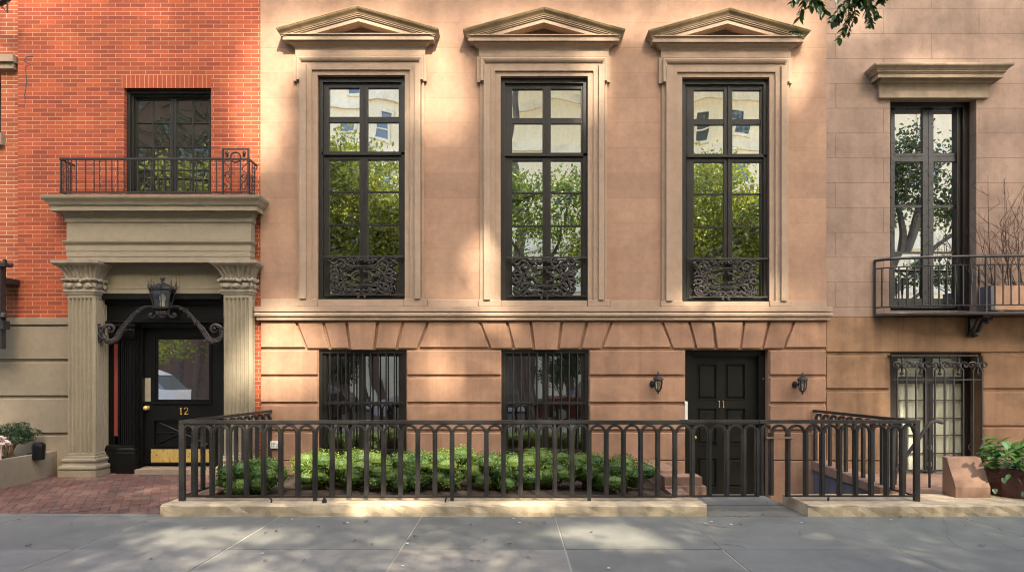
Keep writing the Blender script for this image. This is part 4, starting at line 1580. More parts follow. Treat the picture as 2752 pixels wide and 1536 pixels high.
# ---- black ironwork at the picture's edge
nw = thing('iron_newel', 'black cast iron newel and lamp bracket projecting at the far brick house', 'ironwork', (-7.55, -.25, 1.7))
yy = -.25
m = MB()
nx = lambda px: X(px, yy)
nz = lambda py: Z(py, yy)
m.box(nx(-60), nx(9), yy - .05, yy + .05, nz(870), nz(716))
m.box(nx(-60), nx(24), yy - .07, yy + .07, nz(717), nz(707))
m.box(nx(10), nx(16), yy - .02, yy + .02, nz(706), nz(697))
m.box(nx(24), nx(35), yy - .01, yy + .01, nz(714), nz(708))
m.box(nx(-60), nx(10), yy - .04, yy + .04, nz(937), nz(884))
m.box(nx(-60), nx(17), yy - .065, yy + .065, nz(884), nz(862))
m.ball((nx(8), yy, nz(848)), .055, 9, jit=.1)
m.ball((nx(2), yy, nz(905)), .05, 9, jit=.1)
m.build('post', M['iron'], nw)
m = MB()
m.box(nx(-80), nx(14), yy + .0501, .10, nz(760), nz(745))
m.build('wall_arm', M['iron'], nw)
br = MB()
yy = -.35
br.tube([(X(-40, yy), yy, Z(-18, yy)), (X(2, yy), yy, Z(8, yy)), (X(22, yy), yy, Z(-6, yy))], .05, 6)
br.tube([(X(-40, yy), yy, Z(-30, yy)), (X(24, yy), yy, Z(-14, yy))], .03, 6)
br.tube([(X(20, yy), yy, Z(0, yy)), (X(20, yy), yy, Z(35, yy)), (X(4, yy), yy, Z(18, yy))], .014, 5)
br.tube([(X(-30, yy), yy, Z(0, yy)), (X(-30, 0.1), .12, Z(0, .1))], .03, 6)
tag(br.build('awning_bracket', M['iron'], None, loc=(X(0, yy), yy, Z(0, yy))), 'dark iron bracket high on the far brick wall above the stone lintel', 'bracket')

# ---- balcony of the grey house
path = smooth_path([(X(2350), .0, 0), (5.50, -.12, 0), (5.72, -.22, 0), (6.1, -.31, 0), (6.7, -.385, 0), (7.4, -.43, 0), (8.2, -.44, 0), (9.2, -.42, 0)], 6)
path = [(p[0], p[1]) for p in path]
balc = thing('iron_balcony', 'shallow bowed black iron balcony before the tall window of the grey house', 'balcony', (6.8, 0, Z(848)))
zr = Z(701)
m = MB()
m.tube([(x, y, zr) for x, y in path], .021, 7)
m.build('top_rail', M['iron'], balc)
m = MB()
m.tube([(x, y, zr - .125) for x, y in path], .010, 5)
m.build('second_rail', M['iron'], balc)
zfl = Z(848)
m = MB()
m.tube([(x, y, zfl + .115) for x, y in path], .011, 5)
m.build('bottom_rail', M['iron'], balc)
m = MB()
poly = path + [(9.2, .05), (X(2350), .05)]
m.slab(poly, zfl - .012, zfl + .01)
m.tube([(x, y, zfl) for x, y in path], .026, 6)
m.build('floor_plate', M['ornate_iron'], balc)
def at_arc(px_list):
    out = []
    for px in px_list:
        for i in range(len(path) - 1):
            a, b2 = path[i], path[i + 1]
            pa = 1376 + a[0] * FPX / (D0 + a[1])
            pb = 1376 + b2[0] * FPX / (D0 + b2[1])
            if pa <= px < pb:
                t = (px - pa) / (pb - pa)
                out.append((a[0] + (b2[0] - a[0]) * t, a[1] + (b2[1] - a[1]) * t))
                break
    return out
bx = [2370, 2392] + [2415.5 + 21.6 * k for k in range(17)]
pts = at_arc([q for q in bx if abs(q - 2650) > 8])
for k, (x, y) in enumerate(pts):
    m = MB()
    m.box(x - .0075, x + .0075, y - .0075, y + .0075, zfl + .115, zr - .125)
    if k in (7, 9, 11, 12):
        m.lathe([(.008, zr - .13), (.017, zr - .25), (.019, zr - .36), (.009, zr - .42)], x, y, 8)
    m.build('baluster', M['iron'], balc)
for (x, y) in at_arc([2351, 2650]):
    m = MB()
    m.box(x - .012, x + .012, y - .012, y + .012, zfl, zr)
    m.build('post', M['iron'], balc)
m = MB()
bxx = X(2640, -.2)
for o in (-.045, .03):
    q = [(bxx + o, .02, zfl - .30), (bxx + o, -.02, zfl - .27), (bxx + o, -.10, zfl - .2), (bxx + o, -.17, zfl - .08), (bxx + o, -.26, zfl - .03)]
    m.tube(smooth_path(q, 3), [.03] * 13, 6)
m.box(bxx - .06, bxx + .05, -.30, .03, zfl - .05, zfl - .013)
m.box(bxx - .05, bxx + .04, -.02, .03, zfl - .31, zfl - .05)
m.ball((bxx + .0, -.06, zfl - .27), .045, 8, jit=.2)
m.ball((bxx + .06, -.2, zfl - .1), .04, 8, jit=.2)
m.ball((bxx + .1, -.24, zfl - .06), .03, 8, jit=.2)
m.build('bracket', M['iron'], balc)

# planter box and bare shrub on it
M['cedar'] = stone_mat('cedar_board', (0.50, 0.30, 0.19), dark=0.8, light=1.1, streak=0.2)
M['zinc'] = paint_mat('grey_box_side', (0.12, 0.11, 0.12), rough=.6)
pb = thing('balcony_planter', 'pale wooden planter box standing on the iron balcony', 'planter', (7.3, -.16, zfl))
m = MB()
px0 = X(2673, -.24)
zp0, zp1 = zfl + .0605, Z(767, -.24)
m.box(px0, 8.6, -.255, -.235, zp0, zp1)
m.box(px0, 8.6, -.06, -.04, zp0, zp1)
m.box(px0 + .02, 8.58, -.234, -.061, zp0, zp0 + .03)
m.build('boards', M['cedar'], pb)
m = MB()
m.box(px0 - .06, px0 - .001, -.25, .0, zp0, zp1)
m.box(px0 + .02, 8.58, -.2345, -.0605, zp1 - .08, zp1 - .03)
m.box(px0 + .05, px0 + .12, -.25, -.05, zfl + .011, zfl + .06)
m.box(8.2, 8.3, -.25, -.05, zfl + .011, zfl + .06)
m.build('end_panel', M['zinc'], pb)
M['twig'] = paint_mat('bare_twig_bark', (0.085, 0.05, 0.035), rough=.85, var=.25)
rr = random.Random(21)
m = MB()
def twig(m, p, d, length, r, depth):
    pts = [p]
    q = Vector(p)
    dd = Vector(d).normalized()
    n = 5
    for k in range(n):
        dd = (dd + Vector((rr.uniform(-.22, .22), rr.uniform(-.12, .12), rr.uniform(-.12, .2)))).normalized()
        q = q + dd * (length / n)
        if q.y > -.05:
            q.y = -.05
        pts.append(tuple(q))
        if depth and rr.random() < .75:
            e = (dd + Vector((rr.uniform(-1, 1), rr.uniform(-.4, .4), rr.uniform(-.3, .5)))).normalized()
            twig(m, tuple(q), e, length * rr.uniform(.35, .6), r * .55, depth - 1)
    m.tube(pts, [r * (1 - .7 * k / n) for k in range(n + 1)], 4)
for k in range(7):
    twig(m, (px0 + .05 + .08 * k, -.15, zp1 - .06), (-1.1 + .1 * k, -.2, .75 + .05 * k), .55 + .05 * k, .008, 2)
for k in range(11):
    x = px0 + .08 + rr.random() * 1.0
    twig(m, (x, -.15, zp1 - .06), (rr.uniform(-.75, .35), rr.uniform(-.25, .05), 1), rr.uniform(.6, 1.15), .009, 2)
for q in ((2700, 480), (2655, 470), (2735, 560)):
    e = (X(q[0], -.2), -.2, Z(q[1], -.2))
    s_ = (e[0] + .1, -.15, zp1 - .05)
    mid = (e[0] + .02, -.19, (e[2] + s_[2]) / 2)
    m.tube(smooth_path([s_, mid, e], 5), [.009 * (1 - .07 * k) for k in range(11)], 4)
    for k in range(5):
        t_ = .3 + .13 * k
        b0 = Vector(s_).lerp(Vector(e), t_)
        twig(m, tuple(b0), (rr.uniform(-1, 1), 0, .6), .3, .005, 1)
tag(m.build('bare_shrub', M['twig'], None, loc=(7.4, -.15, zp1 - .06)), 'leafless brown shrub growing in the balcony planter box', 'shrub')

# ---- grille of the french window
yy = -.05
gx = lambda px: X(2380 + px / 7.19, yy)
gz = lambda py: Z(930 + py / 7.19, yy)
gr = thing('french_window_grille', 'tall scroll-topped iron grille before the curtained basement window', 'grille', (gx(900), yy, .1))
m = MB()
m.box(gx(125), gx(1890), yy - .012, yy + .012, gz(655), gz(632))
m.build('cross_bar', M['iron'], gr)
m = MB()
m.box(gx(95), gx(1770), yy - .01, .045, gz(195), gz(165))
for k in range(34):
    m.ball((gx(110 + k * 49), yy - .01, gz(190)), .012, 6)
m.build('head_bar', M['iron'], gr)
m = MB()
m.box(gx(125), gx(1890), yy - .012, yy + .012, .14, .165)
m.build('bottom_bar', M['iron'], gr)
bars = [(228, 405), (590, 770), (955, 1140), (1318, 1500), (1690, 1860)]
for a, b2 in bars:
    for px, s_ in ((a, 1), (b2, -1)):
        m = MB()
        m.box(gx(px) - .009, gx(px) + .009, yy - .011, yy + .011, .1655, gz(656))
        m.box(gx(px) - .0085, gx(px) + .0085, yy - .010, yy + .010, gz(631), gz(465))
        c_ = (a + b2) / 2
        m.tube(smooth_path([(gx(px), yy, gz(465)), (gx(px + s_ * 25), yy, gz(430)), (gx(c_ - s_ * 42), yy, gz(395)), (gx(c_ - s_ * 36), yy, gz(350))], 3), .010, 5)
        m.build('bar', M['iron'], gr)
    c_ = (a + b2) / 2
    for s_ in (1, -1):
        m = MB()
        sp = [(c_ - s_ * 38, 385), (c_ - s_ * 45, 330), (c_ - s_ * 90, 305), (c_ - s_ * 140, 310), (c_ - s_ * 175, 350), (c_ - s_ * 160, 390), (c_ - s_ * 115, 395), (c_ - s_ * 95, 365), (c_ - s_ * 125, 348)]
        m.tube(smooth_path([(gx(q[0]), yy - .006, gz(q[1])) for q in sp], 3), .012, 5)
        m.build('scroll', M['iron'], gr)
    m = MB()
    m.lathe([(.005, gz(175)), (.014, gz(200)), (.011, gz(240)), (.017, gz(270)), (.013, gz(300)), (.028, gz(335)), (.03, gz(390)), (.018, gz(425)), (.013, gz(450)), (.017, gz(470)), (.012, gz(490)), (.026, gz(515)), (.022, gz(540)), (.004, gz(560))], gx(c_), yy, 8)
    m.build('finial_post', M['iron'], gr)

# ================================================================== ground
M['bluestone'] = island_mat('bluestone', [(0.142, 0.142, 0.122), (0.168, 0.166, 0.141), (0.153, 0.152, 0.134), (0.178, 0.171, 0.143), (0.16, 0.166, 0.139)], rough=.72, noise_amt=.2, bump=.25, spots=.35, nscale=1.6)
M['mortar'] = stone_mat('joint_mortar', (0.34, 0.315, 0.255), dark=.7, light=1.2, patch=4, streak=0)
M['paver'] = island_mat('brick_paver', [(0.16, 0.078, 0.058), (0.12, 0.06, 0.047), (0.185, 0.098, 0.07), (0.11, 0.07, 0.058), (0.15, 0.08, 0.062)], rough=.8, noise_amt=.25, bump=.4, spots=.3, nscale=2.5)
M['sand'] = stone_mat('dark_joint_sand', (0.09, 0.065, 0.05), streak=0)
M['asphalt'] = stone_mat('asphalt', (0.05, 0.05, 0.05), dark=.8, light=1.2, streak=0, grain=.3, bump=.5)
M['concrete'] = stone_mat('concrete', (0.33, 0.32, 0.29), dark=.8, light=1.15, streak=0, grain=.2)
M['soil'] = stone_mat('soil', (0.05, 0.035, 0.025), dark=.6, light=1.4, streak=0, grain=.4, bump=1.0, patch=6)
M['kerbstone'] = stone_mat('yellow_kerbstone', (0.55, 0.435, 0.285), dark=.62, light=1.12, streak=.12, grain=.14, bump=.55, patch=4.5)
M['kerb_top'] = M['kerbstone']
M['pinkstone'] = stone_mat('pink_brownstone', (0.27, 0.165, 0.112), dark=.66, light=1.12, streak=.05, bump=.3, patch=2)
M['slate_paint'] = stone_mat('blue_grey_wall_paint', (0.13, 0.13, 0.15), dark=.75, light=1.15, streak=.2)

def structure(mb, name, mat, **k):
    o = mb.build(name, mat, None, **k)
    o['kind'] = 'structure'
    return o

g = MB()
g.quad((-260, -260, -.06), (260, -260, -.06), (260, -17, -.06), (-260, -17, -.06))
g.quad((-260, -10.62, -.70), (260, -10.62, -.70), (260, 260, -.70), (-260, 260, -.70))
structure(g, 'ground', M['concrete'])
g = MB()
g.quad((-120, -17.3, -.13), (120, -17.3, -.13), (120, -10.6, -.13), (-120, -10.6, -.13))
structure(g, 'road', M['asphalt'])
g = MB()
g.box(-120, 120, -10.6, -10.42, -.5, .0)
structure(g, 'kerb', M['concrete'])
g = MB()
g.box(-120, 120, -22.6, -17.3, -.5, .0)
structure(g, 'far_pavement', M['concrete'])
# the near sidewalk: slabs on a mortar bed
g = MB()
g.quad((-60, -10.42, -.0045), (60, -10.42, -.0045), (60, -2.2, -.0045), (-60, -2.2, -.0045))
structure(g, 'sidewalk_bed', M['mortar'])
g = MB()
xs = [-24.3, -22.8, -21.4, -19.9, -18.5, -17, -15.6, -14.1, -12.6, -11.1, -9.6, -8.1, -6.8, -5.35, -3.92, -2.563, -1.0, .475, 1.888, 3.45, 4.93, 6.4, 7.9, 9.4, 10.9, 12.4, 13.9, 15.3, 16.8, 18.2, 19.7, 21.2, 22.7, 24.2]
ysl = [-2.43, -3.765, -5.1, -6.4, -7.7, -9.05, -10.41]
rr = random.Random(4)
g2 = MB()
for j in range(len(ysl) - 1):
    for i in range(len(xs) - 1):
        sh0 = rr.uniform(-.03, .03) if j else 0
        a, b2 = xs[i] + .009, xs[i + 1] - .009
        dz_ = rr.uniform(-.003, .003)
        y1, y0 = ysl[j] - .004, ysl[j + 1] + .004
        poly = [(a + rr.uniform(-.004, .004), y0), (b2 + rr.uniform(-.004, .004), y0), (b2 + rr.uniform(-.004, .004), y1), (a + rr.uniform(-.004, .004), y1)]
        (g2 if j == 1 and xs[i] < .4 else g).slab(poly, -.0135, .0 + dz_)
# narrow strip before the brick paving, and the path through the gate
g.slab([(-12.6, -2.426), (-6.1, -2.426), (-6.1, -2.275), (-12.6, -2.275)], -.013, .001)
g.slab([(-6.09, -2.426), (-3.885, -2.426), (-3.885, -2.275), (-6.09, -2.275)], -.013, -.001)
g.slab([(2.165, -2.424), (3.265, -2.424), (3.265, -1.86), (2.165, -1.86)], -.2, .002)
g.slab([(2.165, -1.85), (3.265, -1.85), (3.265, -1.15), (2.165, -1.15)], -.2, .006)
structure(g, 'sidewalk', M['bluestone'])
M['warm_flag'] = island_mat('warm_flagstone', [(0.225, 0.205, 0.17), (0.195, 0.188, 0.163), (0.24, 0.212, 0.175)], rough=.78, noise_amt=.2, bump=.4, spots=.35, nscale=2.0)
structure(g2, 'sidewalk', M['warm_flag'])
M['crack'] = paint_mat('dark_crack', (0.035, 0.033, 0.03), rough=.95)
def ground_at(px, py):
    d = EYE * FPX / (py - 1010)
    return ((px - 1376) * d / FPX, d - D0)
for ci, line in enumerate(([(2533, 1393), (2548, 1418), (2545, 1440), (2565, 1462), (2596, 1478)], [(2680, 1411), (2700, 1440), (2690, 1455), (2712, 1470), (2740, 1480)], [(1914, 1461), (1950, 1463), (1985, 1466), (2005, 1474)], [(1893, 1410), (1925, 1414), (1950, 1418)])):
    m_ = MB()
    pts_ = smooth_path([(*ground_at(*q), .0065) for q in line], 4)
    rr2 = random.Random(ci)
    vs = []
    for i, q in enumerate(pts_):
        w_ = rr2.uniform(.0015, .004)
        vs += [(q[0] - w_, q[1] - w_, .0055), (q[0] + w_, q[1] + w_, .0055)]
    m_.add(vs, [(2 * k, 2 * k + 1, 2 * k + 3, 2 * k + 2) for k in range(len(pts_) - 1)])
    structure(m_, 'sidewalk_crack', M['crack'])
m_ = MB()
for a, b2 in ((-3.3, -2.75), (-2.35, -1.2), (-.95, -.3), (.6, 1.35), (5.0, 6.4)):
    m_.slab([(a, -2.466 + random.uniform(-.008, .008)), (b2, -2.462 + random.uniform(-.008, .008)), (b2, -2.436), (a, -2.436)], -.004, .0065)
structure(m_, 'mortar_joint', M['mortar'])
# sunken area before door 11
g = MB()
g.box(1.9, 4.55, -1.149, .3, -.55, -.345)
structure(g, 'area_floor', M['bluestone'])

# herringbone brick paving, sloping gently up to the doorway
def clip(poly, xmin, xmax, ymin, ymax):
    for axis, lim, keep in ((0, xmin, 1), (0, xmax, -1), (1, ymin, 1), (1, ymax, -1)):
        out = []
        for i in range(len(poly)):
            p, q = poly[i], poly[(i + 1) % len(poly)]
            ip, iq = keep * (p[axis] - lim) >= 0, keep * (q[axis] - lim) >= 0
            if ip:
                out.append(p)
            if ip != iq:
                t = (lim - p[axis]) / (q[axis] - p[axis])
                out.append((p[0] + (q[0] - p[0]) * t, p[1] + (q[1] - p[1]) * t))
        poly = out
        if len(poly) < 3:
            return []
    return poly
PX0, PX1, PY0, PY1 = -6.81, -3.80, -2.27, .12
slope_z = lambda y: .002 + (y - PY0) * .034
g = MB()
W_, L_ = .1, .2
ang = math.radians(28)
ca, sa = math.cos(ang), math.sin(ang)
for i in range(-40, 41):
    for j in range(-40, 41):
        for kind in (0, 1):
            # unit herringbone cell: a pair of bricks stepping along the diagonal
            ox = (i * 1 + j * 2) * W_ * 1.0
            oy = (-i * 1 + j * 2) * W_ * 1.0 if False else (i * 1 - j * 2) * W_
            if kind == 0:
                r_ = (ox, oy, ox + L_, oy + W_)
            else:
                r_ = (ox + L_, oy - W_ + 0.0, ox + L_ + W_, oy + L_ - W_)
            e_ = .0045
            c4 = [(r_[0] + e_, r_[1] + e_), (r_[2] - e_, r_[1] + e_), (r_[2] - e_, r_[3] - e_), (r_[0] + e_, r_[3] - e_)]
            c4 = [(-5.2 + x * ca - y * sa, -1.1 + x * sa + y * ca) for x, y in c4]
            if max(p[0] for p in c4) < PX0 or min(p[0] for p in c4) > PX1 or max(p[1] for p in c4) < PY0 or min(p[1] for p in c4) > PY1:
                continue
            c4 = clip(c4, PX0, PX1, PY0, PY1)
            if len(c4) < 3:
                continue
            h = random.uniform(-.002, .002)
            n0 = len(c4)
            vs = [(p[0], p[1], slope_z(p[1]) - .008) for p in c4] + [(p[0], p[1], slope_z(p[1]) + h) for p in c4]
            g.add(vs, [tuple(range(n0, 2 * n0))] + [(a, (a + 1) % n0, n0 + (a + 1) % n0, n0 + a) for a in range(n0)])
structure(g, 'brick_paving', M['paver'])
g = MB()
g.quad((PX0, PY0, slope_z(PY0) - .005), (PX1, PY0, slope_z(PY0) - .005), (PX1, PY1, slope_z(PY1) - .005), (PX0, PY1, slope_z(PY1) - .005))
structure(g, 'paving_bed', M['sand'])
g = MB()
g.box(-3.6, 1.95, -2.06, .04, -.3, .085)
structure(g, 'planting_bed', M['soil'])
g = MB()
g.box(4.7, 12, -1.775, .05, -.3, .095)
structure(g, 'terrace', M['pinkstone'])

# ---- low stone kerbs that carry the fences
def rough_block(mb, x0, x1, y0, y1, z0, z1, seed, amp=.008, step=.12):
    """a long stone with a softened, slightly chipped front arris"""
    r_ = random.Random(seed)
    n = max(2, int((x1 - x0) / step))
    prof = [(y1, z1), (y0 + .03, z1), (y0 + .010, z1 - .006), (y0, z1 - .022), (y0 - .003, (z0 + z1) / 2), (y0, z0)]
    vs = []
    for i in range(n + 1):
        x = x0 + (x1 - x0) * i / n
        for q, (y, z) in enumerate(prof):
            a = 0 if q in (0,) else amp
            vs.append((x, y + r_.uniform(-a, a) * (1 if q > 1 else .3), z + (r_.uniform(-a, a) * .4 if q < 5 else 0)))
    m_ = len(prof)
    fs = [(i * m_ + k, i * m_ + k + 1, (i + 1) * m_ + k + 1, (i + 1) * m_ + k) for i in range(n) for k in range(m_ - 1)]
    fs += [tuple([k for k in range(m_)] + [len(vs)]), tuple([n * m_ + k for k in range(m_)] + [len(vs) + 1])]
    vs += [(x0, y1, z0), (x1, y1, z0)]
    mb.add(vs, fs)
g = MB()
rough_block(g, -3.885, 2.155, -2.44, -2.06, -.05, .13, 3)
k1 = g.build('stone_kerb', M['kerbstone'], None, loc=(-.86, -2.25, 0))
tag(k1, 'long yellow sandstone kerb carrying the hedge-side fence', 'kerb stone')
g = MB()
g.box(-3.885, -3.6, -2.059, .02, -.05, .128)
g.build('return_kerb', M['pinkstone'], k1)
g = MB()
rough_block(g, 3.275, 7.33, -2.44, -1.78, -.05, .128, 8, amp=.012)
rough_block(g, 7.345, 12, -2.44, -1.78, -.05, .132, 9, amp=.01)
k2 = g.build('stone_kerb', M['kerbstone'], None, loc=(6, -2.1, 0))
tag(k2, 'broken-ended sandstone kerb before the curtained window and pot', 'kerb stone')

# ---- arched fence
PF = -2.22
fx = lambda px: X(px, PF)
ZR0, ZR1 = Z(1136.5, PF), Z(1128.5, PF)      # rail
ZA = Z(1139, PF)                              # crown of the arches
ZB0, ZB1 = Z(1334, PF), Z(1329.5, PF)         # bottom rail
def bay_arch(p0, p1):
    """half round arch band between two pickets at points p0, p1 (x, y)"""
    m_ = MB()
    a0, a1 = Vector((p0[0], p0[1])), Vector((p1[0], p1[1]))
    u = a1 - a0
    half = u.length / 2
    u.normalize()
    nrm = Vector((-u.y, u.x))
    mid = (a0 + a1) / 2
    ro = half - .001
    ri = half - .029
    zs_ = ZA - ro
    n_ = 12
    vs = []
    for i in range(n_ + 1):
        a = math.pi * i / n_
        for r_, off in ((ro, -.017), (ro, .017), (ri, .017), (ri, -.017)):
            q = mid + u * (-math.cos(a) * r_) + nrm * off
            vs.append((q.x, q.y, zs_ + math.sin(a) * r_))
    fs = []
    for i in range(n_):
        for k in range(4):
            fs.append((i * 4 + k, i * 4 + (k + 1) % 4, (i + 1) * 4 + (k + 1) % 4, (i + 1) * 4 + k))
    fs += [(0, 1, 2, 3), (n_ * 4, n_ * 4 + 1, n_ * 4 + 2, n_ * 4 + 3)]
    m_.add(vs, fs)
    # raised inner bead
    rb = ri + .012
    pts_ = [mid + u * (-math.cos(math.pi * i / n_) * rb) + nrm * -.018 for i in range(n_ + 1)]
    m_.tube([(q.x, q.y, zs_ + math.sin(math.pi * i / n_) * rb) for i, q in enumerate(pts_)], .006, 5)
    return m_, zs_

def picket_mesh(p, u, zs_, ztop=None):
    m_ = MB()
    n_ = Vector((-u[1], u[0]))
    U = Vector(u)
    def bar(w0, w1, d0, d1, z0, z1):
        c4 = [Vector(p) + U * a + n_ * b2 for a, b2 in ((w0, d0), (w1, d0), (w1, d1), (w0, d1))]
        m_.slab([(q.x, q.y) for q in c4], z0, z1)
    bar(-.026, .026, -.017, .017, ZB1 + .0003, zs_)
    bar(-.011, .011, -.026, -.0172, ZB1 + .0003, zs_ + .03)
    return m_

def run_rail(m_, pts_, z0, z1, w_):
    for i in range(len(pts_) - 1):
        a, b2 = Vector(pts_[i]), Vector(pts_[i + 1])
        u = (b2 - a).normalized()
        n_ = Vector((-u.y, u.x)) * w_
        m_.slab([tuple(a - n_), tuple(b2 - n_), tuple(b2 + n_), tuple(a + n_)], z0, z1)

def arcade(root, pts_, posts=(), first_picket=True, last_picket=True):
    for i in range(len(pts_) - 1):
        m_, zs_ = bay_arch(pts_[i], pts_[i + 1])
        m_.build('arch', M['fence_iron'], root)
    for i, p in enumerate(pts_):
        if (i == 0 and not first_picket) or (i == len(pts_) - 1 and not last_picket):
            continue
        a = pts_[max(0, i - 1)]
        b2 = pts_[min(len(pts_) - 1, i + 1)]
        u = Vector((b2[0] - a[0], b2[1] - a[1])).normalized()
        half = .5 * (Vector(pts_[min(i + 1, len(pts_) - 1)]) - Vector(pts_[i if i < len(pts_) - 1 else i - 1])).length
        zs_ = ZA - half + .001
        picket_mesh(p, (u.x, u.y), zs_).build('picket', M['fence_iron'], root)

def post(root, x, y, z0, z1, w_=.032):
    m_ = MB()
    m_.box(x - w_, x + w_, y - .024, y + .024, z0, z1)
    m_.build('post', M['fence_iron'], root)

fence = thing('arched_fence', 'long grey iron fence of round arches round the boxwood hedge', 'fence', (fx(1100), PF, .13))
xs_f = [490, 524.6 + 0.0] + [524.6 + 46.03 * k for k in range(1, 29)]
pts_f = [(fx(490), PF)] + [(fx(q), PF) for q in xs_f[1:]]
arcade(fence, pts_f, first_picket=False)
post(fence, fx(490), PF, .128, ZR0 - .0005, .03)
for k in (7, 15, 23):
    m_ = MB()
    x = fx(524.6 + 46.03 * k)
    m_.box(x - .02, x + .02, PF - .014, PF + .014, .125, ZB0)
    m_.build('foot', M['fence_iron'], fence)
back_l = (X(727, 0.0), .0)
side = [(fx(490) + (back_l[0] - fx(490)) * t_, PF + .03 + (back_l[1] - .03 - PF - .03) * t_) for t_ in [i / 11 for i in range(12)]]
arcade(fence, side, first_picket=False)
m_ = MB()
run_rail(m_, [(fx(484), PF), (fx(1828), PF)], ZR0, ZR1, .03)
run_rail(m_, [(fx(490), PF + .0302), (back_l[0], .03)], ZR0, ZR1 + .0, .028)
run_rail(m_, [(fx(484), PF), (fx(1828), PF)], ZR0 - .012, ZR0 - .0003, .02)
m_.build('top_rail', M['fence_iron'], fence)
m_ = MB()
run_rail(m_, [(fx(484.5), PF), (fx(1826), PF)], ZB0, ZB1, .014)
run_rail(m_, [(fx(490), PF + .0142), (back_l[0], .03)], ZB0, ZB1, .012)
m_.build('bottom_rail', M['fence_iron'], fence)
# small brackets and stubs on the kerb
for px, lab in ((727, 0), (870, 1), (1197, 0), (1610, 0)):
    pass

gate = thing('iron_gate', 'arched iron gate closing the path to the black door numbered 11', 'gate', (fx(1930), PF, .17))
gp = [(fx(q), PF) for q in (1813.4 + 2, 1860, 1906.5, 1953, 1998.5, 2034)]
arcade(gate, gp, first_picket=False)
m_ = MB()
run_rail(m_, [(fx(1829), PF), (fx(2036.5), PF)], ZR0 + .004, ZR1 + .006, .03)
run_rail(m_, [(fx(1829), PF), (fx(2036.5), PF)], ZR0 - .010, ZR0 + .0037, .02)
m_.build('top_rail', M['fence_iron'], gate)
m_ = MB()
run_rail(m_, [(fx(1829), PF), (fx(2040), PF)], ZB0, ZB1, .014)
m_.build('bottom_rail', M['fence_iron'], gate)

fence2 = thing('arched_fence', 'short grey iron fence of round arches with its return beside the sunken entrance', 'fence', (fx(2250), PF, .13))
pts2 = [(fx(q), PF) for q in (2046, 2072, 2117, 2165, 2209, 2256, 2299, 2340.5, 2382, 2424, 2463)]
arcade(fence2, pts2)
back_r = (X(2189, 0.0), .0)
fr = (fx(2463), PF + .03)
side2 = [(fr[0] + (back_r[0] - fr[0]) * t_, fr[1] + (back_r[1] - .03 - fr[1]) * t_) for t_ in [i / 11 for i in range(12)]]
arcade(fence2, side2, first_picket=False)
post(fence2, fx(2463), PF, .128, ZR0 - .0005, .028)
m_ = MB()
run_rail(m_, [(fx(2039), PF), (fx(2469), PF)], ZR0, ZR1 + .004, .03)
run_rail(m_, [(fx(2463), PF + .0302), (back_r[0], .02)], ZR0, ZR1 + .004, .028)
m_.build('top_rail', M['fence_iron'], fence2)
m_ = MB()
run_rail(m_, [(fx(2110), PF), (fx(2466), PF)], ZB0, ZB1, .014)
run_rail(m_, [(fx(2463), PF + .0142), (back_r[0], .02)], ZB0, ZB1, .012)
m_.build('bottom_rail', M['fence_iron'], fence2)
m_ = MB()
x = fx(2226)
m_.box(x - .008, x + .008, PF - .010, PF + .010, .128, ZB0)
m_.build('foot', M['fence_iron'], fence2)
M['bronze'] = paint_mat('bronze', (0.20, 0.12, 0.07), rough=.4, metal=.8)
m_ = MB()
zh = Z(1176, PF - .05)
m_.tube([(fx(2058), PF - .05, zh), (fx(2122), PF - .05, zh)], .012, 7)
m_.ball((fx(2056), PF - .05, zh - .004), .022, 8)
m_.ball((fx(2122), PF - .045, zh), .018, 8)
m_.build('latch_bar', M['bronze'], fence2)

# ---- stepped stone cheek beside the sunken door, and the wall on its other side
st = thing('stone_steps', 'stepped brownstone cheek blocks between the hedge and the sunken door', 'steps', (2.1, -1.0, -.2))
m_ = MB()
m_.box(1.93, 2.20, -1.05, .03, -.5, .30)
m_.build('top_block', M['pinkstone'], st)
m_ = MB()
m_.box(1.95, 2.43, -1.36, -1.052, -.5, .262)
m_.build('middle_block', M['pinkstone'], st)
m_ = MB()
m_.box(1.945, 2.47, -1.40, -1.052, -.5, .15)
m_.build('lower_block', M['pinkstone'], st)
m_ = MB()
m_.slab([(1.94, -1.402), (2.15, -1.402), (2.15, -2.058), (1.94, -2.058)], -.3, .124)
m_.build('end_slab', M['pinkstone'], st)

aw = thing('area_wall', 'low blue-grey retaining wall with a worn brownstone coping under the fence return', 'low wall', (4.6, -.9, -.3))
m_ = MB()
m_.box(4.50, 4.70, -1.778, .045, -.5, .10)
m_.build('wall_face', M['slate_paint'], aw)
m_ = MB()
m_.add([(4.46, -1.779, .10), (4.74, -1.779, .10), (4.74, .04, .17), (4.46, .04, .17), (4.46, -1.779, .20), (4.74, -1.779, .20), (4.74, .04, .295), (4.46, .04, .295)],
       [(0, 3, 2, 1), (4, 5, 6, 7), (0, 1, 5, 4), (1, 2, 6, 5), (2, 3, 7, 6), (3, 0, 4, 7)])
m_.build('coping', M['pinkstone'], aw)
m_ = MB()
m_.box(4.505, 4.695, -1.0, .043, .1005, .165)
m_.build('upper_face', M['slate_paint'], aw)

wd = MB()
prof = [(-2.03, .094), (-2.03, .25), (-1.875, .575), (-1.80, .585), (-1.80, .094)]
vs = [(5.195, y, z) for y, z in prof] + [(5.60, y, z) for y, z in prof]
wd.add(vs, [(0, 1, 2, 3, 4), (9, 8, 7, 6, 5)] + [(k, (k + 1) % 5, 5 + (k + 1) % 5, 5 + k) for k in range(5)])
tag(wd.build('cheek_block', M['pinkstone'], None, loc=(5.4, -1.8, .1)), 'sloping pinkish stone cheek block beside the dark red plant pot', 'stone block')

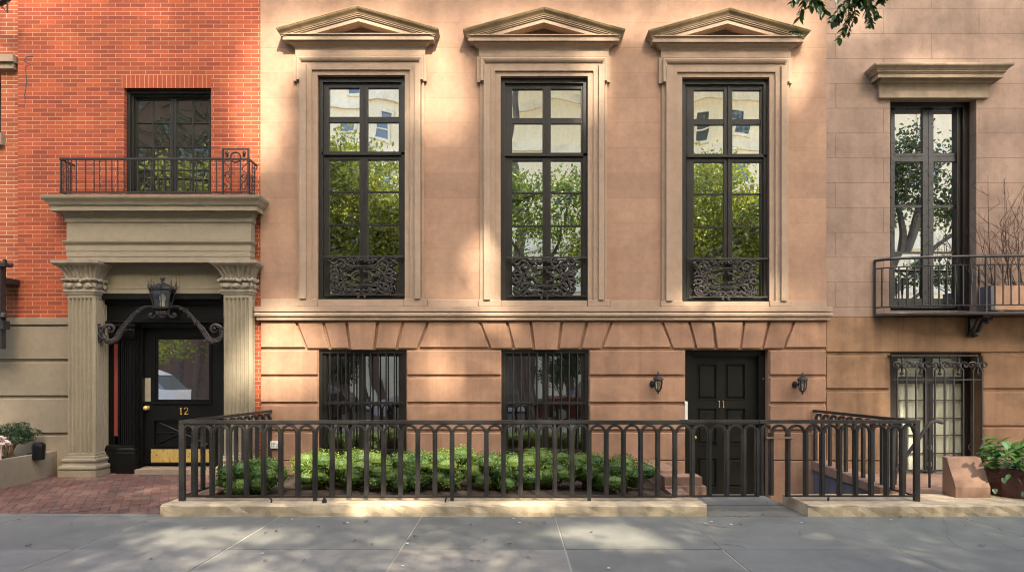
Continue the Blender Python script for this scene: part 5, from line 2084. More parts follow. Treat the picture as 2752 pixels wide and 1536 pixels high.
hr_ = MB()
yh = -1.2
hp = [(X(2405, yh), yh, .1), (X(2408, yh), yh, Z(1262, yh)), (X(2455, yh), yh, Z(1197, yh)), (X(2500, yh), yh, Z(1134, yh)), (X(2515, yh), yh, Z(1130, yh)), (X(2533, yh), yh, Z(1136, yh))]
hr_.tube(hp, [.016, .022, .024, .024, .024, .02], 7)
hr_.tube([(X(2498, yh), yh, Z(1138, yh)), (X(2498, yh), yh, .1)], .016, 6)
tag(hr_.build('handrail', M['iron'], None, loc=(X(2405, yh), yh, .1)), 'short diagonal black handrail before the curtained basement window', 'handrail')

# ---- small iron stubs left in the kerb
for i, (px, hgt, lab) in enumerate(((729, .06, 'bent iron stub in the kerb near the brick paving'), (872, .075, 'square iron socket in the kerb beside a fence foot'), (1197, .07, 'leaning iron stub in the kerb below the fence middle'))):
    m_ = MB()
    y = -2.30 if i != 1 else -2.33
    x = X(px, y)
    if i == 1:
        m_.box(x - .022, x + .022, y - .016, y + .016, .127, .127 + hgt * .55)
        m_.box(x - .012, x + .012, y - .01, y + .01, .127, .127 + hgt)
    else:
        m_.tube([(x, y, .125), (x + .004, y, .125 + hgt * .6), (x + (.022 if i else -.02), y - .006, .125 + hgt)], .010, 6)
    tag(m_.build('iron_stub', M['iron'], None, loc=(x, y, .127)), lab, 'iron stub')

# ================================================================== planting
M['box_leaf'] = leaf_mat('boxwood_leaf', (0.065, 0.12, 0.026), (0.26, 0.335, 0.072), trans=.38, gloss=.02)
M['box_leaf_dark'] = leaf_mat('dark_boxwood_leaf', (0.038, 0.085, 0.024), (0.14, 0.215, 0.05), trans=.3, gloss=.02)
M['yew_leaf'] = leaf_mat('yew_leaf', (0.016, 0.042, 0.016), (0.05, 0.10, 0.035), trans=.2, gloss=.05)
M['stem'] = paint_mat('shrub_stem', (0.12, 0.075, 0.04), rough=.9, var=.25)
M['bark'] = stone_mat('tree_bark', (0.16, 0.13, 0.10), dark=.6, light=1.5, streak=.5, grain=.2, bump=.9, patch=3)
M['tree_leaf'] = leaf_mat('street_tree_leaf', (0.06, 0.10, 0.022), (0.14, 0.20, 0.045), trans=.55, gloss=.05, tcol=(1.3, 1.25, .5))
M['far_leaf'] = leaf_mat('far_tree_leaf', (0.13, 0.16, 0.03), (0.31, 0.33, 0.085), trans=.5, gloss=.04)
M['dark_leaf'] = leaf_mat('dark_tree_leaf', (0.02, 0.035, 0.012), (0.055, 0.08, 0.025), trans=.35, gloss=.05)
M['spray_leaf'] = leaf_mat('hanging_leaf', (0.025, 0.07, 0.015), (0.06, 0.13, 0.03), trans=.35, gloss=.06)

SUN_AZ, SUN_EL = math.radians(17.0), math.radians(42.0)
SV = np.array([math.sin(SUN_AZ) * math.cos(SUN_EL), -math.cos(SUN_AZ) * math.cos(SUN_EL), math.sin(SUN_EL)])

# places the photograph shows in full sun: holes in the canopy are pruned along the light that reaches them
GAPS = []
def gap_f(px, py, rx_, ry_):
    GAPS.append(('f', X(px), Z(py), rx_ / 180, ry_ / 180))
def gap_g(x, y, rx_, ry_):
    GAPS.append(('g', x, y, rx_, ry_))
for a in ((955, 75, 235, 50), (1455, 78, 235, 50), (1955, 80, 235, 50), (700, 290, 75, 230), (770, 150, 70, 80), (1180, 285, 100, 95), (1180, 150, 70, 60), (770, 890, 130, 75), (745, 985, 130, 85), (720, 825, 70, 35),
          (1250, 832, 160, 75), (1235, 985, 125, 90), (1310, 950, 70, 95), (2145, 230, 55, 70), (2490, 195, 120, 45), (1950, 815, 200, 48), (655, 960, 48, 95), (2085, 810, 60, 30), (1300, 700, 55, 90), (2495, 1130, 110, 100), (2330, 60, 80, 30), (1600, 240, 45, 110), (1010, 130, 110, 25)):
    gap_f(*a)
for a in ((-2.85, -3.3, .8, .38), (.85, -3.2, .55, .42), (1.25, -3.45, .5, .35), (-2.65, -.6, .55, .5), (-3.25, -.95, .3, .35), (-.95, -.55, .45, .45), (.3, -.5, .75, .5), (-1.9, -.6, .4, .35), (-1.4, -2.2, .5, .25), (.2, -2.2, .4, .2)):
    gap_g(*a)

def keep_mask(p):
    p = np.asarray(p)
    k = np.ones(len(p), bool)
    qf = p - SV * (p[:, 1] / SV[1])[:, None]
    qg = p - SV * (p[:, 2] / SV[2])[:, None]
    for t, a, b2, ra, rb in GAPS:
        if t == 'f':
            v = np.sqrt(((qf[:, 0] - a) / ra) ** 2 + ((qf[:, 2] - b2) / rb) ** 2)
        else:
            v = np.sqrt(((qg[:, 0] - a) / ra) ** 2 + ((qg[:, 1] - b2) / rb) ** 2)
        k &= RNG.random(len(p)) < np.clip((v - .6) / .9, .02, 1) ** 1.3
    return k


def lobes_points(lobes, n, shell=.75):
    """points spread near the surfaces of overlapping ellipsoids, with outward directions"""
    vol = np.array([l[3] * l[4] + l[4] * l[5] + l[3] * l[5] for l in lobes])
    idx = RNG.choice(len(lobes), n, p=vol / vol.sum())
    L = np.array(lobes)[idx]
    d = RNG.normal(size=(n, 3))
    d /= np.linalg.norm(d, axis=1)[:, None]
    r = shell + (1.05 - shell) * RNG.random(n) ** .7
    return L[:, :3] + d * L[:, 3:6] * r[:, None], d


def boxwood(cx, cy, z0, w_, d_, h_, label, mat='box_leaf', n=5200, seed=0):
    rr = random.Random(seed)
    root = thing('boxwood_shrub', label, 'shrub', (cx, cy, z0), 'clipped boxwood shrubs behind the fence')
    lobes = []
    h_ *= 1.0
    w_ *= 1.36
    k = int(28 + w_ * 12)
    for i in range(k):
        a = rr.uniform(0, 2 * math.pi)
        q = rr.uniform(.1, .85)
        lz = rr.uniform(.25, .86)
        sh = math.sqrt(max(.15, 1 - ((lz - .4) / .62) ** 2))
        lobes.append((cx + math.cos(a) * q * w_ / 2 * sh, cy + math.sin(a) * q * d_ / 2 * sh, z0 + lz * h_, rr.uniform(.12, .19), rr.uniform(.11, .17), rr.uniform(.09, .14)))
    pts, d = lobes_points(lobes, int(n * 2.0), .66)
    ok = pts[:, 2] > z0 + .005
    leaf_mesh(pts[ok], .022, 'foliage', M[mat], root, normals=d[ok], aspect=.6)
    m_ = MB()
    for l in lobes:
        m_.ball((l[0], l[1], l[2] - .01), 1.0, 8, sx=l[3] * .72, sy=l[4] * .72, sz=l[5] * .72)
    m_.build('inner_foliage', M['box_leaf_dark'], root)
    m_ = MB()
    for i in range(7):
        a = rr.uniform(0, 6.28)
        m_.tube([(cx + rr.uniform(-.05, .05), cy + rr.uniform(-.05, .05), z0 - .01), (cx + math.cos(a) * w_ * .2, cy + math.sin(a) * d_ * .2, z0 + h_ * .35), (cx + math.cos(a) * w_ * .33, cy + math.sin(a) * d_ * .33, z0 + h_ * .6)], [.016, .011, .006], 5)
    m_.build('stem', M['stem'], root)

zbed = .085
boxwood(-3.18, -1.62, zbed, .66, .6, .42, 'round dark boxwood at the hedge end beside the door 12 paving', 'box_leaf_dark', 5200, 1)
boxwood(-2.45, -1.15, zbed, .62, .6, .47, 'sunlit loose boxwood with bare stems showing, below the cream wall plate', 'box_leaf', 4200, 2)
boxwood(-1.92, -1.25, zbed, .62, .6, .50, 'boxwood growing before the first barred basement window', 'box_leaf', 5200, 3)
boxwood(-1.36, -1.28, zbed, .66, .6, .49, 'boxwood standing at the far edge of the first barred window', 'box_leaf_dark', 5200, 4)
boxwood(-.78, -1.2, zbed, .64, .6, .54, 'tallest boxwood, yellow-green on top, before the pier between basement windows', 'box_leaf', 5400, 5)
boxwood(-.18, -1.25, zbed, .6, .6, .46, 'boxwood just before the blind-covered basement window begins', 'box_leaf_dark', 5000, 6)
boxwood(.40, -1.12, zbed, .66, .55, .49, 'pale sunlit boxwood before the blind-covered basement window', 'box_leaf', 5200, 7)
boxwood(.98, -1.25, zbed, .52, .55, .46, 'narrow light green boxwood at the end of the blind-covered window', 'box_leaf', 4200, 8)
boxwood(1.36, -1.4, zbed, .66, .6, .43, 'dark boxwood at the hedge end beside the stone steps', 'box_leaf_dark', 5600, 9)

# ---- raised planter in front of the brick house
pl = thing('planter_wall', 'taupe painted low planter wall beside the fluted column', 'planter', (-7.3, -1.1, 0))
m_ = MB()
m_.box(-6.92, -6.815, -2.3, .03, -.02, .43)
m_.box(-8.6, -6.9205, -2.3, -2.2, -.02, .43)
m_.build('wall_side', M['taupe'], pl)
m_ = MB()
m_.box(-8.6, -6.9205, -2.1995, .03, .0, .36)
m_.build('soil', M['soil'], pl)
def yew(cx, cy, z0, w_, h_, label, seed, n=6000):
    rr = random.Random(seed)
    root = thing('yew_shrub', label, 'shrub', (cx, cy, z0))
    lobes = []
    for i in range(16):
        a = rr.uniform(0, 6.28)
        q = rr.uniform(.15, 1.0)
        lobes.append((cx + math.cos(a) * q * w_ / 2, cy + math.sin(a) * q * .25, z0 + h_ * rr.uniform(.52, .92) - .1 * q * h_, rr.uniform(.08, .15), rr.uniform(.08, .14), rr.uniform(.05, .09)))
    pts, d = lobes_points(lobes, n, .45)
    leaf_mesh(pts, .034, 'foliage', M['yew_leaf'], root, normals=d, aspect=.28, up=.3)
    m_ = MB()
    for l in lobes[:9]:
        m_.tube(smooth_path([(cx + rr.uniform(-.08, .12), cy - .05, z0 - .01), (cx + (l[0] - cx) * .5 + rr.uniform(-.04, .04), cy - .08, z0 + h_ * .35), (l[0], l[1], l[2])], 3), [.017 * (1 - .1 * k) for k in range(7)], 5)
    m_.build('stem', M['stem'], root)
yew(-7.2, -.32, .36, .72, .54, 'dark feathery evergreen shrub in the planter by the fluted column', 31)
yew(-7.55, -1.05, .36, .3, .28, 'low evergreen tuft at the front of the planter', 33, 1800)
bk_ = MB()
bk_.lathe([(.075, .36), (.085, .55), (.08, .58), (.05, .605)], X(104, -.4), -.4, 14)
tag(bk_.build('light_fixture', M['black'], None, loc=(X(104, -.4), -.4, .36)), 'squat black fixture on the planter behind the evergreen shrub', 'fixture')
hs = MB()
hs.tube(smooth_path([(-7.3, -.55, .40), (-7.1, -.5, .395), (-6.98, -.42, .41), (-6.9, -.3, .445), (-6.84, -.2, .45)], 5), .016, 6)
tag(hs.build('black_hose', M['black'], None, loc=(-7, -.4, .4)), 'black hose end lying over the planter rim', 'hose')
M['petal'] = paint_mat('pale_pink_petal', (0.70, 0.52, 0.47), rough=.7, var=.2)
fl = MB()
rr = random.Random(3)
for k in range(16):
    c = (X(14 + rr.uniform(-18, 16), -.9), -.95 + rr.uniform(-.05, .05), Z(1183 + rr.uniform(-12, 12), -.9))
    fl.ball(c, rr.uniform(.018, .034), 7, sz=.6, jit=.3)
fl.tube([(X(6, -.9), -.93, .36), (X(10, -.9), -.94, Z(1185, -.9))], .008, 5)
tag(fl.build('pink_flower', M['petal'], None, loc=(-7.0, -.95, .36)), 'pale pink flower head in the planter below the evergreen', 'flower')

# ---- pot with a leafy plant
M['glaze'] = paint_mat('oxblood_glaze', (0.075, 0.018, 0.016), rough=.28, var=.25)
M['terracotta'] = stone_mat('terracotta_panel', (0.33, 0.17, 0.11), dark=.7, streak=.1, patch=6)
pcx, pcy = 6.03, -1.88
pot = thing('plant_pot', 'dark red glazed octagonal pot on the stone terrace', 'plant pot', (pcx, pcy, .1))
m_ = MB()
m_.lathe([(.25, .095), (.27, .11), (.31, .40), (.335, .405), (.335, .46), (.31, .47), (.29, .465), (.28, .42), (.05, .41)], pcx, pcy, 8, rot=math.pi / 8)
m_.build('body', M['glaze'], pot)
m_ = MB()
r0, r1 = .27 * math.cos(math.pi / 8) + .006, .31 * math.cos(math.pi / 8) + .004
h0, h1 = .095, .112
m_.add([(pcx - h0, pcy - r0, .13), (pcx + h0, pcy - r0, .13), (pcx + h1, pcy - r1, .395), (pcx - h1, pcy - r1, .395),
        (pcx - h0, pcy - r0 + .03, .13), (pcx + h0, pcy - r0 + .03, .13), (pcx + h1, pcy - r1 + .03, .395), (pcx - h1, pcy - r1 + .03, .395)],
       [(0, 1, 2, 3), (0, 4, 5, 1), (1, 5, 6, 2), (2, 6, 7, 3), (3, 7, 4, 0)])
m_.build('front_panel', M['terracotta'], pot)
M['hosta'] = leaf_mat('broad_green_leaf', (0.05, 0.13, 0.03), (0.14, 0.27, 0.08), trans=.3, gloss=.07)
def broad_leaf(mb, base, tip, width, droop, rr):
    b0, t0 = Vector(base), Vector(tip)
    ax = t0 - b0
    L = ax.length
    side = ax.cross(Vector((0, 0, 1)))
    if side.length < .01:
        side = Vector((1, 0, 0))
    side.normalize()
    upv = side.cross(ax).normalized()
    n = 6
    vs = []
    for i in range(n + 1):
        t = i / n
        w_ = width * (math.sin(math.pi * min(1, t ** .75)) ** .8) + .002
        c = b0 + ax * t - Vector((0, 0, 1)) * droop * t * t
        vs += [tuple(c - side * w_ + upv * w_ * .25), tuple(c - upv * w_ * .05), tuple(c + side * w_ + upv * w_ * .25)]
    fs = []
    for i in range(n):
        for k in range(2):
            fs.append((i * 3 + k, i * 3 + k + 1, (i + 1) * 3 + k + 1, (i + 1) * 3 + k))
    mb.add(vs, fs)
plant = thing('potted_plant', 'bushy broad-leaved green plant spilling over the dark red pot', 'plant', (pcx, pcy, .43))
rr = random.Random(12)
m_ = MB()
for k in range(190):
    a = rr.uniform(0, 2 * math.pi)
    el = rr.uniform(.0, 1.0)
    q = .40 * math.sqrt(1 - (el * .8) ** 2) * rr.uniform(.55, 1.05)
    b0 = (pcx + math.cos(a) * q, pcy + math.sin(a) * q * .8, .47 + el * .33 + rr.uniform(-.03, .04) - .10 * q)
    L = rr.uniform(.07, .15)
    dr = rr.uniform(-.5, .3)
    t0 = (b0[0] + math.cos(a + rr.uniform(-.6, .6)) * L, b0[1] + math.sin(a + rr.uniform(-.6, .6)) * L, b0[2] + L * dr)
    broad_leaf(m_, b0, t0, L * rr.uniform(.27, .38), rr.uniform(0, .05), rr)
for (px, py, l) in ((2722, 1205, .15), (2705, 1215, .13), (2735, 1222, .14), (2690, 1185, .13), (2745, 1195, .14)):
    y = pcy - .37
    c = (X(px, y), y, Z(py, y))
    for k in range(3):
        a = k * 2.1 + px
        broad_leaf(m_, c, (c[0] + math.cos(a) * l * .8, c[1] - .06, c[2] + math.sin(a) * l * .7), l * .36, .01, rr)
for k in range(26):     # trailing ivy
    a = rr.uniform(-2.9, -.3)
    b0 = (pcx + math.cos(a) * .36, pcy + math.sin(a) * .36, .44 - rr.uniform(0, .26))
    broad_leaf(m_, b0, (b0[0] + rr.uniform(-.05, .05), b0[1] - .02, b0[2] - .055), .025, .01, rr)
m_.build('foliage', M['hosta'], plant, smooth=True)
m_ = MB()
for k in range(22):
    a = rr.uniform(0, 6.28)
    m_.tube([(pcx + rr.uniform(-.1, .1), pcy + rr.uniform(-.1, .1), .42), (pcx + math.cos(a) * .2, pcy + math.sin(a) * .2, .55), (pcx + math.cos(a) * .32, pcy + math.sin(a) * .28, .58)], .006, 4)
m_.build('stem', M['hosta'], plant)

# ================================================================== trees of the street
def clumped(ell, n, rr, spread=.45, per=55):
    """leaf positions in clumps through a crown of ellipsoids (cx, cy, cz, rx, ry, rz)"""
    out = []
    vol = np.array([e[3] * e[4] * e[5] for e in ell])
    vol = vol ** .7
    vol = vol / vol.sum()
    nc = max(1, n // per)
    for i in RNG.choice(len(ell), nc, p=vol):
        e = ell[i]
        d = RNG.normal(size=3)
        d /= np.linalg.norm(d)
        r = RNG.random() ** .45
        c = np.array(e[:3]) + d * r * np.array(e[3:6])
        out.append(c + RNG.normal(size=(per, 3)) * spread * np.array([1, 1, .6]))
    return np.concatenate(out)

def tree(name, label, base, trunk, limbs, ell, n, lsize, lmat, prune=False, spread=.45, per=55, group=None, extra=None, r0=.2):
    root = thing(name, label, 'tree', base, group)
    m_ = MB()
    tp = smooth_path(trunk, 4)
    m_.tube(tp, [r0 * (1.25 if k == 0 else 1) * (1 - .45 * k / len(tp)) for k in range(len(tp))], 10)
    m_.build('trunk', M['bark'], root)
    m_ = MB()
    for l in limbs:
        lp = smooth_path(l[0], 4)
        m_.tube(lp, [l[1] * (1 - .75 * k / len(lp)) for k in range(len(lp))], 7)
    m_.build('limb', M['bark'], root)
    p = clumped(ell, n, random, spread, per)
    if prune:
        p = p[keep_mask(p)]
    leaf_mesh(p, lsize, 'crown', M[lmat], root, aspect=.62)
    return root

def auto_limbs(top, ell, rr, r=.09, n=12):
    out = []
    for k in range(n):
        e = ell[k % len(ell)]
        d = Vector((rr.gauss(0, 1), rr.gauss(0, 1), rr.gauss(0.2, .8))).normalized()
        t = Vector(e[:3]) + Vector((d.x * e[3], d.y * e[4], d.z * e[5])) * .75
        b0 = Vector(top) - Vector((0, 0, rr.uniform(0, 1.4)))
        mid = b0.lerp(t, .5) + Vector((0, 0, rr.uniform(.1, .6)))
        out.append(([tuple(b0), tuple(mid), tuple(t)], r))
    return out

rr = random.Random(77)
# tall plane trees over the roadway: the light reaches the houses through their thin crowns
for i, (tx, tw) in enumerate(((.2, 4.6), (6.4, 4.8), (12.8, 4.6))):
    ty = -19.0
    ell = [(tx, ty, 20.2, tw, 2.6, 3.0), (tx + rr.uniform(-1, 1), ty + .6, 23.0, tw * .85, 2.6, 2.6), (tx - 2.4, ty - .3, 21.4, 2.8, 2.4, 2.2), (tx + 2.4, ty + .4, 21.6, 2.8, 2.4, 2.4)]
    lab = ['tall street tree across the road, opposite the brick house', 'tall street tree across the road, opposite the black door', 'tall street tree across the road, opposite the grey house'][i]
    tree('plane_tree', lab, (tx, ty, 0), [(tx, ty, -.05), (tx + .1, ty, 7), (tx - .1, ty, 13), (tx, ty, 18.5)], auto_limbs((tx, ty, 18), ell, rr, .16, 14), ell, CANOPY[i], .26, 'tree_leaf', prune=True, spread=1.3, per=24, group='tall street trees across the road', r0=.24)
# lower trees across the road, mirrored in the parlour windows
for i, (tx, h_, wd_, mt) in enumerate(((-6.8, 11.6, 2.5, 'far_leaf'), (8.1, 12.4, 2.8, 'far_leaf'), (-16.2, 14.6, 3.6, 'dark_leaf'), (10.8, 11.0, 2.0, 'far_leaf'))):
    ty = -20.6
    ell = [(tx, ty, h_ - 3.8, wd_, 2.0, 3.4), (tx - wd_ * .45, ty + .5, h_ - 5.2, wd_ * .62, 1.6, 2.2), (tx + wd_ * .45, ty + .4, h_ - 5.6, wd_ * .62, 1.6, 2.2), (tx, ty + .8, h_ - 7.4, wd_ * .9, 1.5, 1.8)]
    lab = ['leafy lower tree mirrored in the tall window nearest the brick house', 'leafy lower tree mirrored in the tall window above the black door', 'dark tree mirrored in the window over the brick house doorway', 'slim leafy tree beside the one opposite the black door'][i]
    tree('street_tree', lab, (tx, ty, 0), [(tx, ty, -.05), (tx + .1, ty, 2.5), (tx, ty, h_ - 4)], auto_limbs((tx, ty, h_ - 5), ell, rr, .09), ell, 14000, .19, mt, spread=.32, group='lower street trees across the road', r0=.15)
for i, (sx, sz, lab) in enumerate(((-8.0, 1.5, 'dark street shrub across the road mirrored in the first barred window'), (2.6, 1.7, 'dark street shrub across the road mirrored in the blind-covered window'))):
    ell = [(sx, -21, sz, 1.0, .8, .7), (sx + .7, -21, sz + .6, .6, .6, .5)]
    tree('street_shrub', lab, (sx, -21, 0), [(sx, -21, -.05), (sx, -21, .5), (sx + .05, -21, 1.1)], auto_limbs((sx, -21, 1.0), ell, rr, .03, 5), ell, 2600, .13, 'dark_leaf', spread=.22, group='street shrubs across the road', r0=.07)
# trees on the near kerb, behind and beside the viewer
ell = [(.6, -10.2, 6.4, 2.5, 1.3, 1.2), (-.5, -10.0, 7.2, 1.6, 1.1, .8), (2.2, -10.0, 7.2, 1.6, 1.1, .8), (.9, -10.2, 4.6, 1.6, 1.0, .45)]
tree('near_tree', 'open-branched tree on the near kerb mirrored in the middle tall window', (.75, -10.3, 0), [(.75, -10.3, -.05), (.6, -10.3, 1.6), (.72, -10.3, 3.2), (.95, -10.25, 4.6)],
     [([(.65, -10.3, 3.0), (1.3, -10.2, 4.4), (2.3, -10.1, 5.0), (3.2, -10, 4.9)], .10), ([(.9, -10.3, 4.4), (.2, -10.2, 5.6), (-.9, -10.1, 6.4)], .08), ([(.95, -10.3, 4.5), (1.5, -10.2, 5.8), (1.7, -10.1, 7.2)], .08), ([(-1.6, -10.1, 6.9), (0, -10.1, 7.0), (1.9, -10.1, 7.35)], .07), ([(.7, -10.3, 3.4), (-.2, -10.2, 4.2), (-1.3, -10.1, 4.4)], .06)],
     ell, 10500, .12, 'tree_leaf', prune=True, spread=.26, group='trees on the near kerb', r0=.17)
ell = [(-10.1, -8.8, 2.6, 1.3, .7, .5), (-8.9, -8.8, 2.8, .6, .6, .3), (-8.2, -8.9, 4.5, 2.0, 1.2, .9), (-9.6, -9.0, 5.4, 2.2, 1.4, 1.2), (-6.9, -9.0, 6.2, 1.9, 1.4, 1.2), (-5.0, -9.3, 7.4, 1.8, 1.3, 1.0), (-8.5, -9, 7.4, 2.4, 1.5, 1.3)]
tree('near_tree', 'sunlit tree on the near kerb mirrored in the door numbered 12', (-9.5, -9.0, 0), [(-9.5, -9, -.05), (-9.47, -9, 1.5), (-9.3, -9, 3.2), (-9.0, -9, 5)], auto_limbs((-9.1, -9, 4.4), ell, rr, .08, 9), ell, 12000, .13, 'far_leaf', prune=True, spread=.3, group='trees on the near kerb', r0=.17)
ell = [(11.6, -8.7, 7.6, 2.0, 1.2, 1.3), (10.6, -8.7, 6.5, 1.2, 1.0, .6), (13.2, -8.8, 6.4, 1.3, 1.0, .8), (12.4, -8.8, 4.6, 1.2, .8, .35)]
tree('near_tree', 'dark forked tree on the near kerb mirrored in the balcony window', (10.9, -8.7, 0), [(10.9, -8.7, -.05), (10.9, -8.7, 2.2), (11.0, -8.7, 3.6), (11.5, -8.7, 5.2), (12.0, -8.7, 6.8)],
     [([(11.0, -8.7, 3.6), (11.7, -8.7, 4.3), (12.6, -8.7, 5.4), (13.6, -8.7, 6.0)], .12), ([(11.4, -8.7, 5.0), (11.35, -8.7, 6.2), (11.1, -8.7, 7.6)], .12), ([(11.0, -8.7, 3.2), (11.9, -8.75, 3.7), (12.9, -8.8, 4.5)], .08)],
     ell, 8000, .13, 'dark_leaf', prune=True, spread=.26, group='trees on the near kerb', r0=.19)
ell = [(-7.7, -10.0, 6.2, 1.9, 1.2, 1.3), (-5.6, -9.7, 8.0, 2.6, 1.2, .7), (-2.2, -10.0, 6.4, 1.6, 1.1, 1.5), (-4.6, -10.4, 5.6, 2.4, 1.0, .9), (-4.7, -10.1, 6.6, 3.0, 1.3, 1.7), (-6.3, -10.0, 5.6, 1.6, 1.1, 1.0), (-3.2, -10.0, 5.4, 1.7, 1.1, 1.0), (-4.6, -10, 4.7, 1.9, 1.0, .6)]
tree('near_tree', 'full green tree on the near kerb, between the first two tall windows as mirrored', (-2.3, -10.25, 0), [(-2.3, -10.25, -.05), (-2.35, -10.25, 2), (-2.8, -10.2, 3.6), (-3.6, -10.1, 5)], auto_limbs((-3.6, -10.1, 4.8), ell, rr, .09, 10), ell, 27000, .14, 'far_leaf', prune=True, spread=.3, group='trees on the near kerb', r0=.16)
ell = [(8.9, -10.0, 6.3, 1.9, 1.2, 1.4), (5.4, -10.1, 6.8, 3.0, 1.3, 1.8), (7.4, -10.0, 5.7, 1.9, 1.1, 1.1), (3.4, -10.0, 5.5, 1.7, 1.1, 1.0), (5.2, -10, 4.7, 2.1, 1.0, .6)]
tree('near_tree', 'full green tree on the near kerb mirrored above the black door', (2.9, -10.25, 0), [(2.9, -10.25, -.05), (2.95, -10.25, 2), (3.4, -10.2, 3.6), (4.4, -10.1, 5)], auto_limbs((4.4, -10.1, 4.8), ell, rr, .09, 10), ell, 23000, .14, 'far_leaf', prune=True, spread=.3, group='trees on the near kerb', r0=.16)
# tree beside the viewer: high crown, one limb reaching over the sidewalk with hanging leaves
hx, hy = 4.6, -9.9
ell = [(4.6, -9.9, 12.6, 2.6, 1.8, 1.5), (2.6, -9.6, 12.9, 2.4, 1.7, 1.3), (6.4, -9.8, 13.4, 2.2, 1.6, 1.4), (0.2, -9.6, 13.2, 2.2, 1.6, 1.2)]
tr = tree('overhanging_tree', 'tree beside the viewer whose limb hangs leafy sprays over the cornice', (hx, hy, 0), [(hx, hy, -.05), (hx + .05, hy, 3), (hx, hy, 7), (hx, hy, 11)],
          auto_limbs((hx, hy, 11), ell, rr, .1, 10) + [([(hx, hy, 3.4), (3.6, -8.4, 4.6), (2.6, -6.8, 4.75), (2.0, -5.6, 4.45), (1.7, -5.3, 4.2)], .06)], ell, 4200, .15, 'tree_leaf', prune=True, spread=.4, group='trees on the near kerb', r0=.17)
YS = -5.62
K2 = zoomer(2080, 0, 8.05, YS)
STEMS = [([(760, -160), (700, 0), (560, 130), (500, 300), (440, 545)], 120, 1.0), ([(620, -60), (440, 60), (310, 160), (250, 250)], 110, .9), ([(900, -140), (960, 0), (1050, 120), (1130, 250)], 130, 1.1), ([(860, -120), (830, 20), (780, 170)], 110, .9),
         ([(1600, -120), (1500, 90), (1330, 270), (1210, 420), (1140, 490)], 95, .8), ([(1640, -140), (1600, 100), (1580, 400), (1500, 640), (1380, 880)], 115, 1.15), ([(1800, -160), (1900, 50), (1910, 400), (1900, 700)], 90, .7),
         ([(1850, -130), (1950, 60), (2050, 300), (2110, 500)], 120, 1.15), ([(1980, 30), (2080, 230), (2170, 440)], 90, .8), ([(2200, -150), (2260, -20), (2270, 60)], 130, .8), ([(1560, -120), (1680, 80), (1740, 330), (1700, 450)], 100, .9),
         ([(1400, -140), (1330, 0), (1180, 140)], 120, .9), ([(1700, -100), (1640, 60), (1560, 200), (1440, 290)], 120, 1.3), ([(1720, -90), (1760, 120), (1700, 220)], 120, 1.3), ([(1500, -100), (1600, 40), (1660, 140)], 120, 1.3), ([(2000, -140), (2090, 0), (2140, 150)], 100, .9), ([(1920, 250), (1840, 440), (1800, 530)], 70, .6), ([(440, 545), (560, 545), (680, 580)], 60, .5)]
rr = random.Random(8)
for pts, ll, dens in STEMS:
    sp = MB()
    tw = MB()
    yo = rr.uniform(-.12, .12)
    path3 = smooth_path([K2(p, yo) for p in pts], 6)
    tw.tube(path3, [.004 * (1.3 - k / len(path3)) for k in range(len(path3))], 4)
    for i in range(2, len(path3)):
        for s_ in (-1, 1):
            for rep in range(2 if dens > 1.2 else 1):
                if rr.random() > .82 * dens:
                    continue
                q = Vector(path3[i])
                t = (Vector(path3[i]) - Vector(path3[i - 1])).normalized()
                side = Vector((t.z, 0, -t.x)) * s_
                d = (t * rr.uniform(.3, .9) + side * rr.uniform(.5, 1.0) + Vector((0, rr.uniform(-.5, .5), -.35))).normalized()
                L = ll / 8.05 / (FPX / (D0 + YS)) * rr.uniform(.8, 1.4)
                broad_leaf(sp, tuple(q), tuple(q + d * L), L * rr.uniform(.22, .3), .004, rr)
    so_ = sp.build('hanging_spray', M['spray_leaf'], tr, smooth=True)
    tw.build('twig', M['twig'], so_)

# ================================================================== litter on the pavement
M['dry_leaf'] = leaf_mat('dry_leaf', (0.09, 0.045, 0.02), (0.22, 0.12, 0.05), trans=.1)
M['petal_white'] = paint_mat('pale_fleck', (0.6, 0.6, 0.57), rough=.8)
lf = []
rr = random.Random(15)
def dry_leaf_mesh(s, seed):
    r_ = random.Random(seed)
    m_ = MB()
    vs = []
    for i in range(5):
        t = i / 4
        w_ = .34 * math.sin(math.pi * min(.97, max(.03, t))) * s
        c = r_.uniform(.0, .14) * s
        vs += [((t - .5) * s, -w_, .004 + c * .8), ((t - .5) * s, 0, .002 + c * .2), ((t - .5) * s, w_, .004 + c)]
    m_.add(vs, [(i * 3 + k, i * 3 + k + 1, i * 3 + 4 + k, i * 3 + 3 + k) for i in range(4) for k in range(2)])
    return m_
spots = []
for k in range(46):
    y = rr.uniform(-4.6, -2.6)
    spots.append((rr.uniform(-5.8, 6.2), y))
for px, py in ((2030, 1350), (2062, 1352), (2010, 1388), (1975, 1388), (1955, 1386), (1990, 1389), (2050, 1384), (2095, 1352), (1590, 1430), (1285, 1508), (1265, 1410), (1425, 1407), (1900, 1385), (2118, 1388), (2420, 1389), (2480, 1391)):
    d = EYE * FPX / (py - 1010)
    spots.append(((px - 1376) * d / FPX, d - D0))
proto = [dry_leaf_mesh(s, i).build('dry_leaf', M['dry_leaf']) for i, s in enumerate((.05, .04, .034))]
for i, (x, y) in enumerate(spots):
    o = proto[i % 3] if i < 3 else proto[i % 3].copy()
    if i >= 3:
        COL.objects.link(o)
    o.location = (x, y, .008)
    o.rotation_euler = (rr.uniform(-.1, .1), rr.uniform(-.1, .1), rr.uniform(0, 6.28))
    q = rr.uniform(.7, 1.2)
    o.scale = (q, q, q)
    tag(o, 'small dry brown leaf lying on the bluestone sidewalk', 'leaf', 'fallen leaves on the sidewalk')
fm = MB()
